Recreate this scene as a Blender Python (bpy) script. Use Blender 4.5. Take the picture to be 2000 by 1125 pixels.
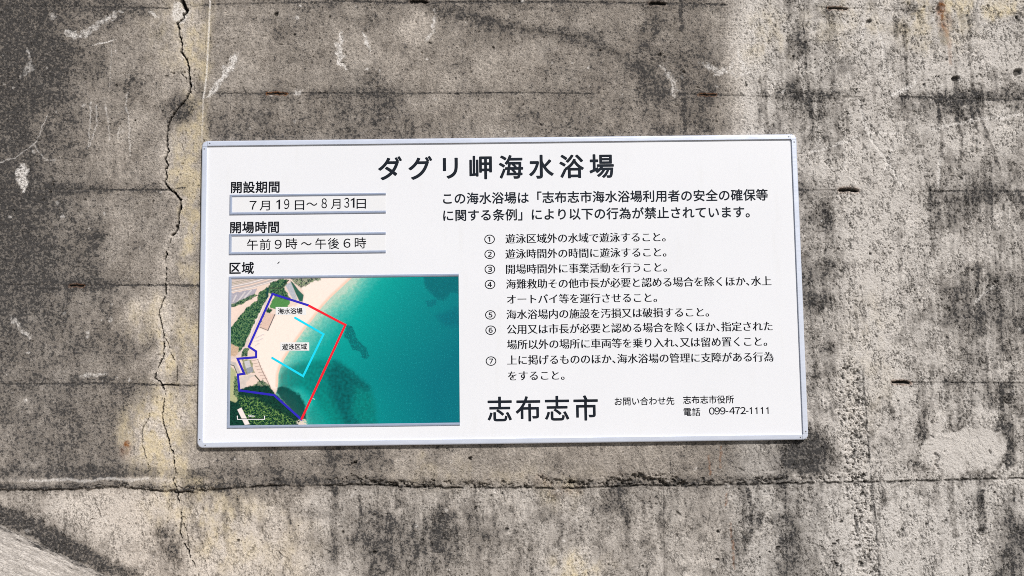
import bpy, bmesh, math
import numpy as np

SC = bpy.context.scene
COL = SC.collection
for _o in list(bpy.data.objects):
    bpy.data.objects.remove(_o)

# ------------------------------------------------------------------ camera
F_PX, W_PX, H_PX = 1800.0, 2000.0, 1125.0
SIGN_Z = 1.90
YAW, PITCH, ROLL = -0.0053, 0.0851, -0.0130
CAM = np.array([0.0168, -2.7395, SIGN_Z - 0.2326])


def _axes():
    ca, sa, cb, sb = math.cos(YAW), math.sin(YAW), math.cos(PITCH), math.sin(PITCH)
    cc, s_ = math.cos(ROLL), math.sin(ROLL)
    fw = np.array([-sa * cb, ca * cb, sb])
    rt = np.array([ca, sa, 0.0])
    up = np.cross(rt, fw)
    return cc * rt + s_ * up, -s_ * rt + cc * up, fw


RT, UP, FW = _axes()
cam = bpy.data.cameras.new("camera")
cam.sensor_width = 36.0
cam.lens = 36.0 * F_PX / W_PX
cam.clip_start, cam.clip_end = 0.05, 500
camo = bpy.data.objects.new("camera", cam)
COL.objects.link(camo)
from mathutils import Matrix, Vector
M = Matrix.Identity(4)
for i in range(3):
    M[i][0], M[i][1], M[i][2], M[i][3] = RT[i], UP[i], -FW[i], CAM[i]
camo.matrix_world = M
SC.camera = camo

# ------------------------------------------------------------------ light
SUN_TO = np.array([0.58, -1.0, 0.90])          # towards the sun, from the wall
SUN_TO = SUN_TO / np.linalg.norm(SUN_TO)
world = bpy.data.worlds.new("World")
SC.world = world
world.use_nodes = True
wn = world.node_tree
sky = wn.nodes.new("ShaderNodeTexSky")
sky.sky_type = 'NISHITA'
sky.sun_disc = False
sky.sun_elevation = math.asin(SUN_TO[2])
sky.sun_rotation = math.atan2(SUN_TO[0], SUN_TO[1])
wn.links.new(sky.outputs[0], wn.nodes["Background"].inputs[0])
wn.nodes["Background"].inputs[1].default_value = 0.065
sl = bpy.data.lights.new("sun", 'SUN')
sl.energy = 4.05
sl.angle = math.radians(0.5)
sl.color = (1.0, 0.972, 0.935)
so = bpy.data.objects.new("sun", sl)
COL.objects.link(so)
so.location = (4, -6, 8)
so.rotation_euler = Vector(-SUN_TO).to_track_quat('-Z', 'Y').to_euler()

SC.view_settings.view_transform = 'Standard'
SC.view_settings.look = 'None'
SC.view_settings.exposure = 0.0
SC.view_settings.gamma = 1.0
SC.render.engine = 'CYCLES'
SC.cycles.use_denoising = False
SC.cycles.filter_width = 0.9
SC.cycles.max_bounces = 6

WALL_Y = 0.0150        # wall face; the board's frame front lies at y = 0
FACE_Y = 0.0050        # board face, recessed inside its frame


def ray(px, py):
    return FW * F_PX + RT * (px - W_PX / 2) - UP * (py - H_PX / 2)


def P2W(px, py, y=WALL_Y):
    """a point measured on the photo -> metres on the plane of the wall / board"""
    d = ray(px, py)
    p = CAM + d * ((y - CAM[1]) / d[1])
    return p[0], p[2]


def W2P(x, z, y=WALL_Y):
    dx, dy, dz = x - CAM[0], y - CAM[1], z - CAM[2]
    w = dx * FW[0] + dy * FW[1] + dz * FW[2]
    return (W_PX / 2 + F_PX * (dx * RT[0] + dy * RT[1] + dz * RT[2]) / w,
            H_PX / 2 - F_PX * (dx * UP[0] + dy * UP[1] + dz * UP[2]) / w)


# ------------------------------------------------------------------ helpers
def tag(o, label=None, cat=None, kind=None, group=None):
    if label: o['label'] = label
    if cat: o['category'] = cat
    if kind: o['kind'] = kind
    if group: o['group'] = group
    return o


def link(name, me, mat=None, parent=None):
    o = bpy.data.objects.new(name, me)
    COL.objects.link(o)
    if mat is not None:
        me.materials.clear()
        me.materials.append(mat)
    if parent is not None:
        o.parent = parent
    return o


def from_bm(name, bm, mat, parent=None, smooth=False):
    me = bpy.data.meshes.new(name)
    bm.normal_update()
    bm.to_mesh(me)
    bm.free()
    for p in me.polygons:
        p.use_smooth = smooth
    return link(name, me, mat, parent)


class NT:
    """small helper to write node graphs"""
    def __init__(self, name):
        self.m = bpy.data.materials.new(name)
        self.m.use_nodes = True
        self.t = self.m.node_tree
        self.b = self.t.nodes["Principled BSDF"]

    def put(self, sock, v):
        if isinstance(v, bpy.types.NodeSocket):
            self.t.links.new(v, sock)
        elif isinstance(v, (tuple, list)) and len(v) == 3 and sock.type == 'RGBA':
            sock.default_value = (*v, 1)
        else:
            sock.default_value = v

    def math(self, op, a, b=0.0, c=0.0, clamp=False):
        n = self.t.nodes.new("ShaderNodeMath")
        n.operation = op
        n.use_clamp = clamp
        self.put(n.inputs[0], a); self.put(n.inputs[1], b); self.put(n.inputs[2], c)
        return n.outputs[0]

    def mix(self, fac, a, b, mode='MIX'):
        n = self.t.nodes.new("ShaderNodeMix")
        n.data_type = 'RGBA'
        n.blend_type = mode
        n.clamp_factor = True
        self.put(n.inputs[0], fac)
        self.put(n.inputs[6], a); self.put(n.inputs[7], b)
        return n.outputs[2]

    def noise(self, scale, detail=2.0, rough=0.5, vec=None, dist=0.0):
        n = self.t.nodes.new("ShaderNodeTexNoise")
        n.inputs['Scale'].default_value = scale
        n.inputs['Detail'].default_value = detail
        n.inputs['Roughness'].default_value = rough
        n.inputs['Distortion'].default_value = dist
        if vec is None:
            vec = self.pos()
        self.t.links.new(vec, n.inputs['Vector'])
        return n.outputs[0]

    def pos(self):
        if not hasattr(self, '_p'):
            self._p = self.t.nodes.new("ShaderNodeTexCoord").outputs['Object']
        return self._p

    def scaled(self, s):
        n = self.t.nodes.new("ShaderNodeMapping")
        n.inputs['Scale'].default_value = s
        self.t.links.new(self.pos(), n.inputs[0])
        return n.outputs[0]

    def rng(self, v, a, b, c=0.0, d=1.0, smooth=False):
        n = self.t.nodes.new("ShaderNodeMapRange")
        n.interpolation_type = 'SMOOTHSTEP' if smooth else 'LINEAR'
        for k, q in zip(range(5), (v, a, b, c, d)):
            self.put(n.inputs[k], q)
        return n.outputs[0]

    def attr(self, name, out='Fac'):
        n = self.t.nodes.new("ShaderNodeAttribute")
        n.attribute_name = name
        return n.outputs[out]

    def bump(self, hgt, strength, dist):
        n = self.t.nodes.new("ShaderNodeBump")
        n.inputs['Strength'].default_value = strength
        n.inputs['Distance'].default_value = dist
        self.t.links.new(hgt, n.inputs['Height'])
        self.t.links.new(n.outputs[0], self.b.inputs['Normal'])

    def set(self, **kw):
        for k, v in kw.items():
            self.put(self.b.inputs[k.replace('_', ' ')], v)
        return self


# ------------------------------------------------------------------ materials
def concrete():
    n = NT("weathered_concrete")
    dirt, pale, warm = n.attr('dirt'), n.attr('pale'), n.attr('warm')
    yellow, rust, white, crack = n.attr('yellow'), n.attr('rust'), n.attr('white'), n.attr('crack')
    nA = n.rng(n.noise(165, 3.0, 0.66), 0.33, 0.67)
    nB = n.rng(n.noise(75, 3.0, 0.6), 0.30, 0.70)
    nC = n.noise(330, 1.0, 0.5)
    nD = n.rng(n.noise(14, 4.0, 0.6), 0.32, 0.68)
    nE = n.noise(160, 1.0, 0.5, n.scaled((1.0, 1.0, 1.0)))
    pal = n.math('ADD', pale, n.math('MULTIPLY', n.math('SUBTRACT', nD, 0.5), 0.35), clamp=True)
    warmc = n.mix(pal, (0.305, 0.262, 0.222), (0.590, 0.526, 0.462))
    greyc = n.mix(pal, (0.300, 0.274, 0.248), (0.600, 0.562, 0.524))
    base = n.mix(warm, greyc, warmc)
    # sand grains
    gr = n.attr('grain')
    g = n.math('ADD', 1.0, n.math('MULTIPLY', gr, n.rng(nA, 0.0, 1.0, -0.36, 0.40)))
    base = n.mix(1.0, base, g, 'MULTIPLY')
    # light aggregate specks
    sp = n.rng(nC, 0.60, 0.70, 0.0, 0.62, True)
    base = n.mix(n.math('MULTIPLY', sp, gr), base, (0.56, 0.50, 0.42))
    base = n.mix(n.rng(nE, 0.69, 0.74, 0.0, 0.55, True), base, (0.33, 0.30, 0.29))
    # stains
    base = n.mix(n.math('MULTIPLY', yellow, n.rng(nB, 0.1, 0.8, 0.55, 1.0), clamp=True), base, (0.66, 0.55, 0.36))
    # grey film of dust and algae, then black algae growing in grains
    base = n.mix(n.math('MULTIPLY', dirt, n.rng(nB, 0.0, 1.0, 0.55, 0.85)), base, (0.070, 0.066, 0.063))
    mixn = n.math('ADD', n.math('MULTIPLY', nA, 0.70), n.math('MULTIPLY', nB, 0.30))
    thr = n.math('SUBTRACT', 1.05, n.attr('speck'))
    msk = n.rng(mixn, n.math('SUBTRACT', thr, 0.17), n.math('ADD', thr, 0.13), 0.0, 0.84, True)
    base = n.mix(msk, base, (0.030, 0.030, 0.032))
    # scrapes, rust, grime in the cracks, shade painted into pits and gaps
    wf = n.math('MULTIPLY', white, n.rng(nA, 0.15, 0.75, 0.35, 1.0), clamp=True)
    base = n.mix(wf, base, (0.80, 0.755, 0.71))
    base = n.mix(n.math('MULTIPLY', rust, n.rng(nB, 0.1, 0.8, 0.5, 1.0), clamp=True), base, (0.23, 0.085, 0.022))
    base = n.mix(crack, base, (0.018, 0.016, 0.014))
    n.set(Base_Color=base, Roughness=0.92)
    n.b.inputs['Specular IOR Level'].default_value = 0.06
    hg = n.math('ADD', n.math('MULTIPLY', nA, 0.7), n.math('MULTIPLY', nC, 0.6))
    n.bump(hg, 0.7, 0.0022)
    return n.m


def simple(name, col, rough=0.5, metal=0.0, spec=0.5, var=0.0, scale=60, coat=0.0, bump=0.0):
    n = NT(name)
    c = col
    if var:
        nz = n.rng(n.noise(scale, 3.0, 0.6), 0.3, 0.7, 1 - var, 1 + var)
        c = n.mix(1.0, col, nz, 'MULTIPLY')
    n.set(Base_Color=c, Roughness=rough, Metallic=metal)
    n.b.inputs['Specular IOR Level'].default_value = spec
    n.b.inputs['Coat Weight'].default_value = coat
    if bump:
        n.bump(n.noise(scale * 6, 2.0, 0.5), bump, 0.0005)
    return n.m


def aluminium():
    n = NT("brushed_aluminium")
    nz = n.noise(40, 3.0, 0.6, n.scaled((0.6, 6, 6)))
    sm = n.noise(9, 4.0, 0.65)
    c = n.mix(n.rng(sm, 0.35, 0.7), (0.71, 0.75, 0.86), (0.65, 0.69, 0.80))  # bluish base colour stands in for the reflected sky
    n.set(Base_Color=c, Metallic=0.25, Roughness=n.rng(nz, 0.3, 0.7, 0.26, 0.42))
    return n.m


def face_paint():
    n = NT("white_sign_sheet")
    sm = n.noise(3.0, 5.0, 0.6)
    st = n.noise(14.0, 4.0, 0.65, n.scaled((1.6, 1.0, 0.25)))
    c = n.mix(n.rng(sm, 0.35, 0.7, 0.0, 1.0), (0.800, 0.800, 0.825), (0.778, 0.778, 0.803))
    c = n.mix(n.rng(st, 0.58, 0.75, 0.0, 0.30), c, (0.72, 0.71, 0.70))
    n.set(Base_Color=c, Roughness=0.42)
    n.b.inputs['Specular IOR Level'].default_value = 0.35
    return n.m


def printed_map():
    n = NT("printed_aerial_photo")
    c = n.attr('print_colour', 'Color')
    n.set(Base_Color=c, Roughness=0.40)
    n.b.inputs['Specular IOR Level'].default_value = 0.15
    return n.m


M_CON = concrete()
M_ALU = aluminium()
M_RAIL = simple('blue_grey_rail', (0.40, 0.455, 0.585), 0.34, metal=0.35, var=0.05, scale=30)  # holder rails, a darker blue-grey than the frame
M_FACE = face_paint()
M_MAP = printed_map()
M_INSERT = simple("white_insert_sheet", (0.79, 0.785, 0.795), 0.4, var=0.012, scale=6)
M_INK = simple("black_vinyl", (0.008, 0.009, 0.013), 0.45, spec=0.12, var=0.25, scale=8)
M_INK2 = simple("dark_navy_vinyl", (0.012, 0.016, 0.024), 0.4, spec=0.12, var=0.25, scale=8)
M_BLUE = simple("blue_print", (0.020, 0.012, 0.46), 0.4, var=0.12, scale=5)
M_RED = simple("red_print", (0.85, 0.004, 0.022), 0.4, var=0.05, scale=8)
M_CYAN = simple("cyan_print", (0.0, 0.66, 0.86), 0.4, var=0.08, scale=6)
M_LAB = simple("white_label_print", (0.80, 0.79, 0.79), 0.4, var=0.01)
M_DARK = simple("dark_recess", (0.02, 0.02, 0.025), 0.6)
M_STEEL = simple("steel_screw", (0.75, 0.76, 0.80), 0.25, metal=0.8)

# ------------------------------------------------------------------ numpy noise
_rng = np.random.default_rng(7)
_ANG = _rng.random((512, 512)).astype(np.float32) * 6.2831853
_GX, _GY = np.cos(_ANG), np.sin(_ANG)


def vn(x, y, seed=0):
    """gradient noise, centred on 0.5"""
    x = x + seed * 17.31; y = y + seed * 9.77
    ix = np.floor(x).astype(np.int32); iy = np.floor(y).astype(np.int32)
    fx = (x - ix).astype(np.float32); fy = (y - iy).astype(np.float32)
    a = ix & 511; b = (ix + 1) & 511; c = iy & 511; d = (iy + 1) & 511
    n00 = _GX[a, c] * fx + _GY[a, c] * fy
    n10 = _GX[b, c] * (fx - 1) + _GY[b, c] * fy
    n01 = _GX[a, d] * fx + _GY[a, d] * (fy - 1)
    n11 = _GX[b, d] * (fx - 1) + _GY[b, d] * (fy - 1)
    ux = fx * fx * fx * (fx * (fx * 6 - 15) + 10)
    uy = fy * fy * fy * (fy * (fy * 6 - 15) + 10)
    return 0.5 + 0.72 * ((n00 * (1 - ux) + n10 * ux) * (1 - uy) + (n01 * (1 - ux) + n11 * ux) * uy)


def fbm(x, y, seed=0, octv=4, gain=0.5):
    s = 0; a = 1.0; t = 0
    for k in range(octv):
        s = s + a * vn(x, y, seed + 13 * k)
        t += a; a *= gain
        x = x * 2.03; y = y * 2.03
    return s / t


def sstep(a, b, x):
    t = np.clip((x - a) / (b - a), 0, 1)
    return t * t * (3 - 2 * t)


# ------------------------------------------------------------------ grid surfaces
def graded(lo, a, b, hi, step, fine=None):
    xs = [a]
    while xs[-1] < b:
        st = step
        if fine and fine[0] < xs[-1] < fine[1]:
            st = fine[2]
        xs.append(xs[-1] + st)
    st = step
    while xs[-1] < hi:
        st = min(st * 1.25, 0.05)
        xs.append(xs[-1] + st)
    st = step
    left = [a]
    while left[-1] > lo:
        st = min(st * 1.25, 0.05)
        left.append(left[-1] - st)
    return np.array(left[:0:-1] + xs)


def grid_mesh(name, X, Y, Z, attrs, extra=None):
    nz, nx = X.shape
    co = np.empty((nz * nx, 3), np.float32)
    co[:, 0] = X.ravel(); co[:, 1] = Y.ravel(); co[:, 2] = Z.ravel()
    idx = np.arange(nz * nx, dtype=np.int32).reshape(nz, nx)
    q = np.stack([idx[:-1, :-1], idx[:-1, 1:], idx[1:, 1:], idx[1:, :-1]], -1).reshape(-1, 4)
    if extra is not None:
        q = np.concatenate([q, np.array([[idx[0, 0], idx[-1, 0], idx[-1, -1], idx[0, -1]]], np.int32)])
    me = bpy.data.meshes.new(name)
    me.vertices.add(len(co))
    me.vertices.foreach_set("co", co.ravel())
    me.loops.add(q.size)
    me.loops.foreach_set("vertex_index", q.ravel())
    me.polygons.add(len(q))
    me.polygons.foreach_set("loop_start", np.arange(0, q.size, 4, dtype=np.int32))
    me.update(calc_edges=True)
    for k, v in attrs.items():
        if v.ndim == 3:
            a = me.attributes.new(k, 'FLOAT_COLOR', 'POINT')
            a.data.foreach_set("color", np.ascontiguousarray(v.reshape(-1, 4), dtype=np.float32).ravel())
        else:
            a = me.attributes.new(k, 'FLOAT', 'POINT')
            a.data.foreach_set("value", np.ascontiguousarray(v, dtype=np.float32).ravel())
    return me


#WALL_BEGIN
# ------------------------------------------------------------------ the concrete wall
x_lo, z_top = P2W(-60, -60); x_hi, z_bot = P2W(2060, 1185)
x_fa, _ = P2W(270, 500); x_fb, _ = P2W(415, 500)
gx = graded(-4.2, x_lo, x_hi, 4.2, 0.0019, (x_fa, x_fb, 0.0014))
gz = graded(-0.05, z_bot, z_top, 3.7, 0.0019)
X, Z = np.meshgrid(gx, gz)
U, V = W2P(X, Z)                                  # survey coordinates (photo pixels) of every wall vertex
A = X / 0.00153; B = Z / 0.00153                  # plain metric coordinates for the noise
U = np.clip(U, -300, 2300); V = np.clip(V, -300, 1425)
JU = U + (fbm(A / 9, B / 9, 1, 3) - 0.5) * 7 + (fbm(A / 45, B / 45, 2, 2) - 0.5) * 10
JV = V + (fbm(A / 9, B / 9, 3, 3) - 0.5) * 7 + (fbm(A / 45, B / 45, 4, 2) - 0.5) * 10
KU = U + (fbm(A / 60, B / 60, 5, 4) - 0.5) * 75   # strongly ragged copies, for stain outlines
KV = V + (fbm(A / 60, B / 60, 6, 4) - 0.5) * 75

# brightness survey, one figure per 100 x 100 px (0 black ... 9 pale)
SURV = np.array([
 [3.0,3.9,4.4,5.8,5.5,5.0,5.0,4.6,5.0,4.6,5.0,5.0,5.0,5.2,6.8,6.4,6.6,6.6,6.0,7.4],
 [2.8,4.2,4.7,5.3,5.5,5.0,5.2,4.8,5.6,5.5,5.0,4.6,4.8,5.0,7.0,6.0,6.6,6.6,7.0,6.9],
 [3.0,4.9,5.2,5.6,4.4,4.4,4.4,4.4,5.0,5.0,4.6,4.6,4.6,4.3,6.4,5.4,6.0,6.2,6.0,5.4],
 [3.6,5.0,5.5,5.6,5.0,5.0,5.0,5.0,5.0,5.0,5.0,5.0,5.0,5.0,5.6,6.0,6.2,6.3,5.6,4.8],
 [3.2,3.7,5.0,5.4,5.0,5.0,5.0,5.0,5.0,5.0,5.0,5.0,5.0,5.0,5.0,5.6,6.8,6.6,4.6,5.0],
 [3.0,3.4,4.8,5.4,5.0,5.0,5.0,5.0,5.0,5.0,5.0,5.0,5.0,5.0,5.0,4.8,6.6,6.8,6.0,5.4],
 [3.6,4.0,4.4,5.4,5.0,5.0,5.0,5.0,5.0,5.0,5.0,5.0,5.0,5.0,5.0,4.8,6.6,6.4,4.8,4.6],
 [4.4,4.0,4.4,5.8,5.0,5.0,5.0,5.0,5.0,5.0,5.0,5.0,5.0,5.0,5.0,5.0,6.4,6.2,5.8,5.8],
 [4.0,4.0,5.2,6.2,5.0,5.0,5.0,5.0,5.0,5.4,5.4,5.4,5.4,5.0,4.8,4.4,6.4,6.4,6.8,6.0],
 [4.2,4.6,5.4,5.2,4.6,4.8,5.0,5.2,5.6,5.5,5.6,5.2,5.0,5.2,5.0,4.8,5.8,6.2,6.2,6.0],
 [4.2,4.6,6.6,6.4,6.4,6.4,6.0,4.6,4.8,5.0,5.6,5.6,5.6,6.0,5.6,5.0,5.8,6.6,6.6,5.6]])


# the same in 50 px steps for the two ends of the wall
SURV_L = np.array([
 [3,3.6,3.6,4,4,4.8,5.8,6],[2.6,2.8,3.4,4.2,5,5.2,5.6,6],[2.2,2.6,3,4,5.2,5.4,5.8,6],[2.2,2.8,3.6,4.4,4.8,5.2,5.8,5.6],[2.6,3.6,4,4.6,5.4,5.4,5.4,4.8],
 [3,3.8,4.4,5,5.4,5.4,5.6,5.8],[3.2,3.6,4.4,5.2,5.6,5.6,5.6,6],[3,3.4,4,4.4,5,5,5,5],[2.6,3.6,4.4,4.6,5.2,5.2,5.2,5.6],[2.8,3.6,3.6,4,5.2,5.2,5.4,5.4],
 [2.6,3.4,3.6,4.2,5.2,5.2,5.4,5.8],[3.2,3.8,4.2,4.6,4.6,5.4,5.8,5.6],[3.4,4,4.2,4.4,4.4,5.2,6,5.6],[4,4.2,4.2,4.2,4.2,4.4,5.6,6],[4.2,4.4,4.4,4.8,4.4,4.6,5.6,6],
 [4.4,4.2,4.2,4.2,4.2,4.8,6,5.6],[4.2,4.2,4.2,4.2,4.4,5.6,6.6,6],[4.2,4.2,4,4,4.4,5.8,6.6,5.6],[5,4.8,4.4,4.2,4.4,5,5.8,5.4],[5,5.4,5.6,5.8,6.4,6.8,6,5.4],
 [4,4.2,4.8,5.8,6.4,6.6,5.4,6],[6,5,4,5,6,6.4,5.4,6.2]])
SURV_R = np.array([
 [5.5,7,6.5,5.5,5,7,6.5,6,5,6.5,7.5,7.5],[6,7,6,5.5,5.5,7,6.5,6.5,6,6.5,6,6.5],[6.5,7,6,5.5,5.8,6.5,6.3,6.3,7,6.5,7,7.2],[5.5,6.8,6,4.8,4.6,6,6.3,6,6.2,5.5,6,5.5],
 [5.5,6.5,6,5.5,5,6.2,6.3,5.5,4.8,5,5.2,5.5],[6,6.3,6,6,6,6.5,6.3,6,6,6.3,6,6.2],[5,5,5,6.3,6.2,6.8,6.3,6.2,6,5.5,5,5],[5,5,5,5,5.5,6.5,6.6,6.2,4.8,4.2,3.8,4.4],
 [5,5,5,5,5.8,6.8,6.4,6.6,5.5,4.6,5.5,5.8],[5,5,5,5.6,5.8,6.8,6.2,6.5,6.2,5.8,6,6],[5,5,5,5.2,5.2,6.7,6.5,6.4,5.8,6,5.6,5.2],[5,5,5,4.2,4.6,6.3,6.6,6.2,5.8,4.6,4.6,5],
 [5,5,5,4.8,5,6.4,6.8,6.2,5.2,4.4,4.6,4.4],[5,5,5,4.8,4.6,6.2,6.7,6.4,5.6,4.8,4.6,4.6],[5,5,5,5,5.2,6.2,6.7,6.3,5.8,5.4,5.2,5.4],[5,5,5,5,6,6.2,6.6,6.2,5.8,5.2,5.8,5.6],
 [5,5,5,5,6.2,6.3,6.3,5.8,6.2,6,6.6,5.2],[5,5,4.6,3.8,5.6,6.5,6,5.8,6.8,6.6,6.4,5],[5.2,5,5,4.8,5.8,6,6.3,6.3,6.6,6.5,6.2,6.4],[5.5,5.4,5.2,5.6,5.8,6,6.2,6,6.4,6.4,6.2,5.6],
 [5.5,5.4,5,4.8,5.6,6.2,6.6,6.5,6.4,6.6,6,5],[5.6,5.2,4.8,4.6,5.4,6.2,6.8,6.8,6.6,6.4,6,4.6]])


def survey(u, v, SURV=SURV, x0=50, st=100):
    a = np.clip((u - x0) / st, 0, SURV.shape[1] - 1.001); b = np.clip((v - st / 2) / st, 0, SURV.shape[0] - 1.001)
    ia = a.astype(int); ib = b.astype(int)
    fa = a - ia; fb = b - ib
    fa = fa * fa * (3 - 2 * fa); fb = fb * fb * (3 - 2 * fb)
    return ((SURV[ib, ia] * (1 - fa) + SURV[ib, ia + 1] * fa) * (1 - fb)
            + (SURV[ib + 1, ia] * (1 - fa) + SURV[ib + 1, ia + 1] * fa) * fb)


QU, QV = .5 * KU + .5 * U, .5 * KV + .5 * V
tone = survey(KU, KV)
wl = 1 - sstep(350, 410, U); wr = sstep(1400, 1440, U) * sstep(240, 280, V) + sstep(1426, 1440, JU) * (1 - sstep(240, 280, V))
tone = tone * (1 - wl) * (1 - wr) + survey(QU, QV, SURV_L, 25, 50) * wl + survey(QU, QV, SURV_R, 1425, 50) * wr
tone = tone + (fbm(A / 70, B / 70, 8, 5, 0.6) - 0.5) * 2.5
warm = 1.0 - sstep(1380, 1480, JU + (fbm(A / 40, B / 40, 77, 3) - .5) * 60) * 0.78
warm = warm * (0.75 + 0.5 * (fbm(A / 120, B / 120, 9, 3)))
warm = warm - 0.35 * (1 - sstep(60, 330, KU)) * sstep(0, 600, V)
warm = warm * (1 - .5 * sstep(930, 960, V) * sstep(560, 660, KU))
yellow = np.zeros_like(tone); rust = np.zeros_like(tone)
dirt_free = np.zeros_like(tone)                    # smooth trowelled mortar, few pores
white = np.zeros_like(tone); crack = np.zeros_like(tone)
H = np.zeros_like(tone)                            # relief in mm, positive = out of the wall


def win(pts, pad):
    p = np.array(pts, float)
    xs, zs = [], []
    for q in ((p[:, 0].min() - pad, p[:, 1].min() - pad), (p[:, 0].max() + pad, p[:, 1].max() + pad),
              (p[:, 0].min() - pad, p[:, 1].max() + pad), (p[:, 0].max() + pad, p[:, 1].min() - pad)):
        x, z = P2W(*q); xs.append(x); zs.append(z)
    i0, i1 = np.searchsorted(gx, [min(xs), max(xs)])
    j0, j1 = np.searchsorted(gz, [min(zs), max(zs)])
    return np.s_[max(j0, 0):j1 + 1, max(i0, 0):i1 + 1]


def pdist(pts, u, v, side=False):
    best = np.full(u.shape, 1e9, np.float32); tt = np.zeros(u.shape, np.float32)
    n = len(pts) - 1
    for k in range(n):
        (x0, y0), (x1, y1) = pts[k], pts[k + 1]
        dx, dy = x1 - x0, y1 - y0
        L = dx * dx + dy * dy + 1e-9
        t = np.clip(((u - x0) * dx + (v - y0) * dy) / L, 0, 1)
        d = np.hypot(u - x0 - t * dx, v - y0 - t * dy)
        m = d < best
        best = np.where(m, d, best); tt = np.where(m, (k + t) / n, tt)
    return best, tt


def stroke(arr, pts, w, amt, soft=1.0, src='J', taper=False, breakup=0.0, seed=0):
    """adds amt along a polyline of half width w (photo px)"""
    s = win(pts, w * (1 + soft) + 30)
    u, v = {'J': (JU, JV), 'K': (KU, KV), 'Q': (QU, QV), 'P': (U, V)}[src]
    d, t = pdist(pts, u[s], v[s])
    ww = w * (1 if not taper else (0.35 + 0.65 * np.sin(np.pi * np.clip(t, 0.03, 0.97))))
    f = 1 - sstep(ww * (1 - 0.5 * soft), ww * (1 + soft), d)
    if breakup:
        f = f * sstep(breakup - 0.12, breakup + 0.12, fbm(A[s] / 6, B[s] / 6, 40 + seed, 3))
    arr[s] += amt * f


def blob(arr, cx, cy, rx, ry, amt, soft=0.8, src='K', breakup=0.0, seed=0, ang=0.0):
    r = max(rx, ry)
    s = win([(cx - r, cy - r), (cx + r, cy + r)], r * soft + 40)
    u, v = {'J': (JU, JV), 'K': (KU, KV), 'Q': (QU, QV), 'P': (U, V)}[src]
    du, dv = u[s] - cx, v[s] - cy
    c, sn = math.cos(ang), math.sin(ang)
    d = np.hypot((du * c + dv * sn) / rx, (-du * sn + dv * c) / ry)
    f = 1 - sstep(1 - 0.5 * soft, 1 + soft, d)
    if breakup:
        f = f * sstep(breakup - 0.15, breakup + 0.15, fbm(A[s] / 9, B[s] / 9, 60 + seed, 3))
    arr[s] += amt * f


def poly_in(pts, u, v):
    ins = np.zeros(u.shape, bool)
    n = len(pts)
    for k in range(n):
        (x0, y0), (x1, y1) = pts[k], pts[(k + 1) % n]
        if y0 == y1: continue
        c = ((v >= min(y0, y1)) & (v < max(y0, y1)))
        ins ^= c & (u < x0 + (v - y0) * (x1 - x0) / (y1 - y0))
    return ins


def area(arr, pts, amt, soft=6, src='J'):
    s = win(pts, soft * 2 + 40)
    u, v = {'J': (JU, JV), 'K': (KU, KV), 'Q': (QU, QV), 'P': (U, V)}[src]
    ins = poly_in(pts, u[s], v[s])
    d, _ = pdist(list(pts) + [pts[0]], u[s], v[s])
    sd = np.where(ins, d, -d)
    arr[s] += amt * sstep(-soft, soft, sd)


# --- broad tone features
area(tone, [(1432, -60), (1434, 130), (1432, 262), (1395, 262), (1250, 190), (1240, 100), (1280, -60)], -0.8, 5)
stroke(tone, [(1446, -40), (1450, 110), (1455, 250)], 22, 0.9, 0.8)
stroke(tone, [(1640, 180), (1700, 420), (1720, 740)], 34, 0.8, 1.0, 'K')
stroke(tone, [(1700, 20), (1690, 170), (1770, 380)], 30, 0.6, 1.0, 'K')
stroke(tone, [(835, 15), (930, 35), (1000, 55), (1090, 64), (1140, 75), (1190, 100), (1240, 125)], 7, -1.1, 2.2)  # soft shading of a relief ridge, painted into the tone
stroke(crack, [(990, 52), (1060, 62), (1140, 73), (1190, 98), (1215, 112)], 1.6, .55, 1.2, 'J', breakup=.46)
blob(tone, 730, 95, 60, 45, 0.9); blob(tone, 820, 50, 26, 32, 1.3, src='J')
blob(tone, 690, 200, 60, 60, -0.4); blob(tone, 740, 150, 22, 70, -0.4)
blob(tone, 1575, 888, 48, 36, -3.6, 1.0, 'J'); blob(tone, 1600, 470, 38, 60, -1.0)
blob(tone, 1590, 560, 40, 40, -1.2)
area(tone, [(1800, 878), (1812, 850), (1880, 838), (1890, 828), (1960, 842), (1963, 880), (1940, 912), (1880, 918), (1810, 905)], 3.4, 3, 'Q')
stroke(tone, [(1735, 936), (1800, 930), (1830, 926)], 7, 2.6, .7, 'J', breakup=.4); stroke(tone, [(1545, 938), (1600, 936), (1640, 930)], 8, 2.4, .8, 'J', breakup=.4)
blob(tone, 1925, 815, 24, 16, 2.4, .6, 'J'); blob(tone, 1975, 930, 30, 12, 2.0, .7, 'J')
for q in ([(1960, 850), (1972, 900), (1950, 925)], [(1790, 860), (1802, 842)], [(1780, 905), (1800, 914)], [(1880, 815), (1960, 830)]): stroke(tone, q, 9, -2.8, .9, 'J', breakup=.46)
area(dirt_free, [(1800, 878), (1812, 850), (1880, 838), (1890, 828), (1960, 842), (1963, 880), (1940, 912), (1880, 918), (1810, 905)], 0.85, 3, 'Q')
stroke(tone, [(1880, 872), (1888, 915)], 6, -4.0, .6, breakup=.45)
blob(tone, 1890, 405, 60, 30, -1.0); blob(tone, 1955, 385, 55, 16, -0.9)
blob(tone, 1890, 580, 50, 55, -1.3); blob(tone, 1960, 600, 40, 60, -0.9)
blob(tone, 1975, 1080, 40, 60, -1.8); blob(tone, 1960, 790, 45, 40, -1.4, breakup=.45)
blob(tone, 1560, 200, 70, 22, -.5); blob(tone, 1640, 255, 60, 50, -.5)
blob(tone, 1580, 185, 95, 9, -1.7, src='J', breakup=.42)
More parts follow.
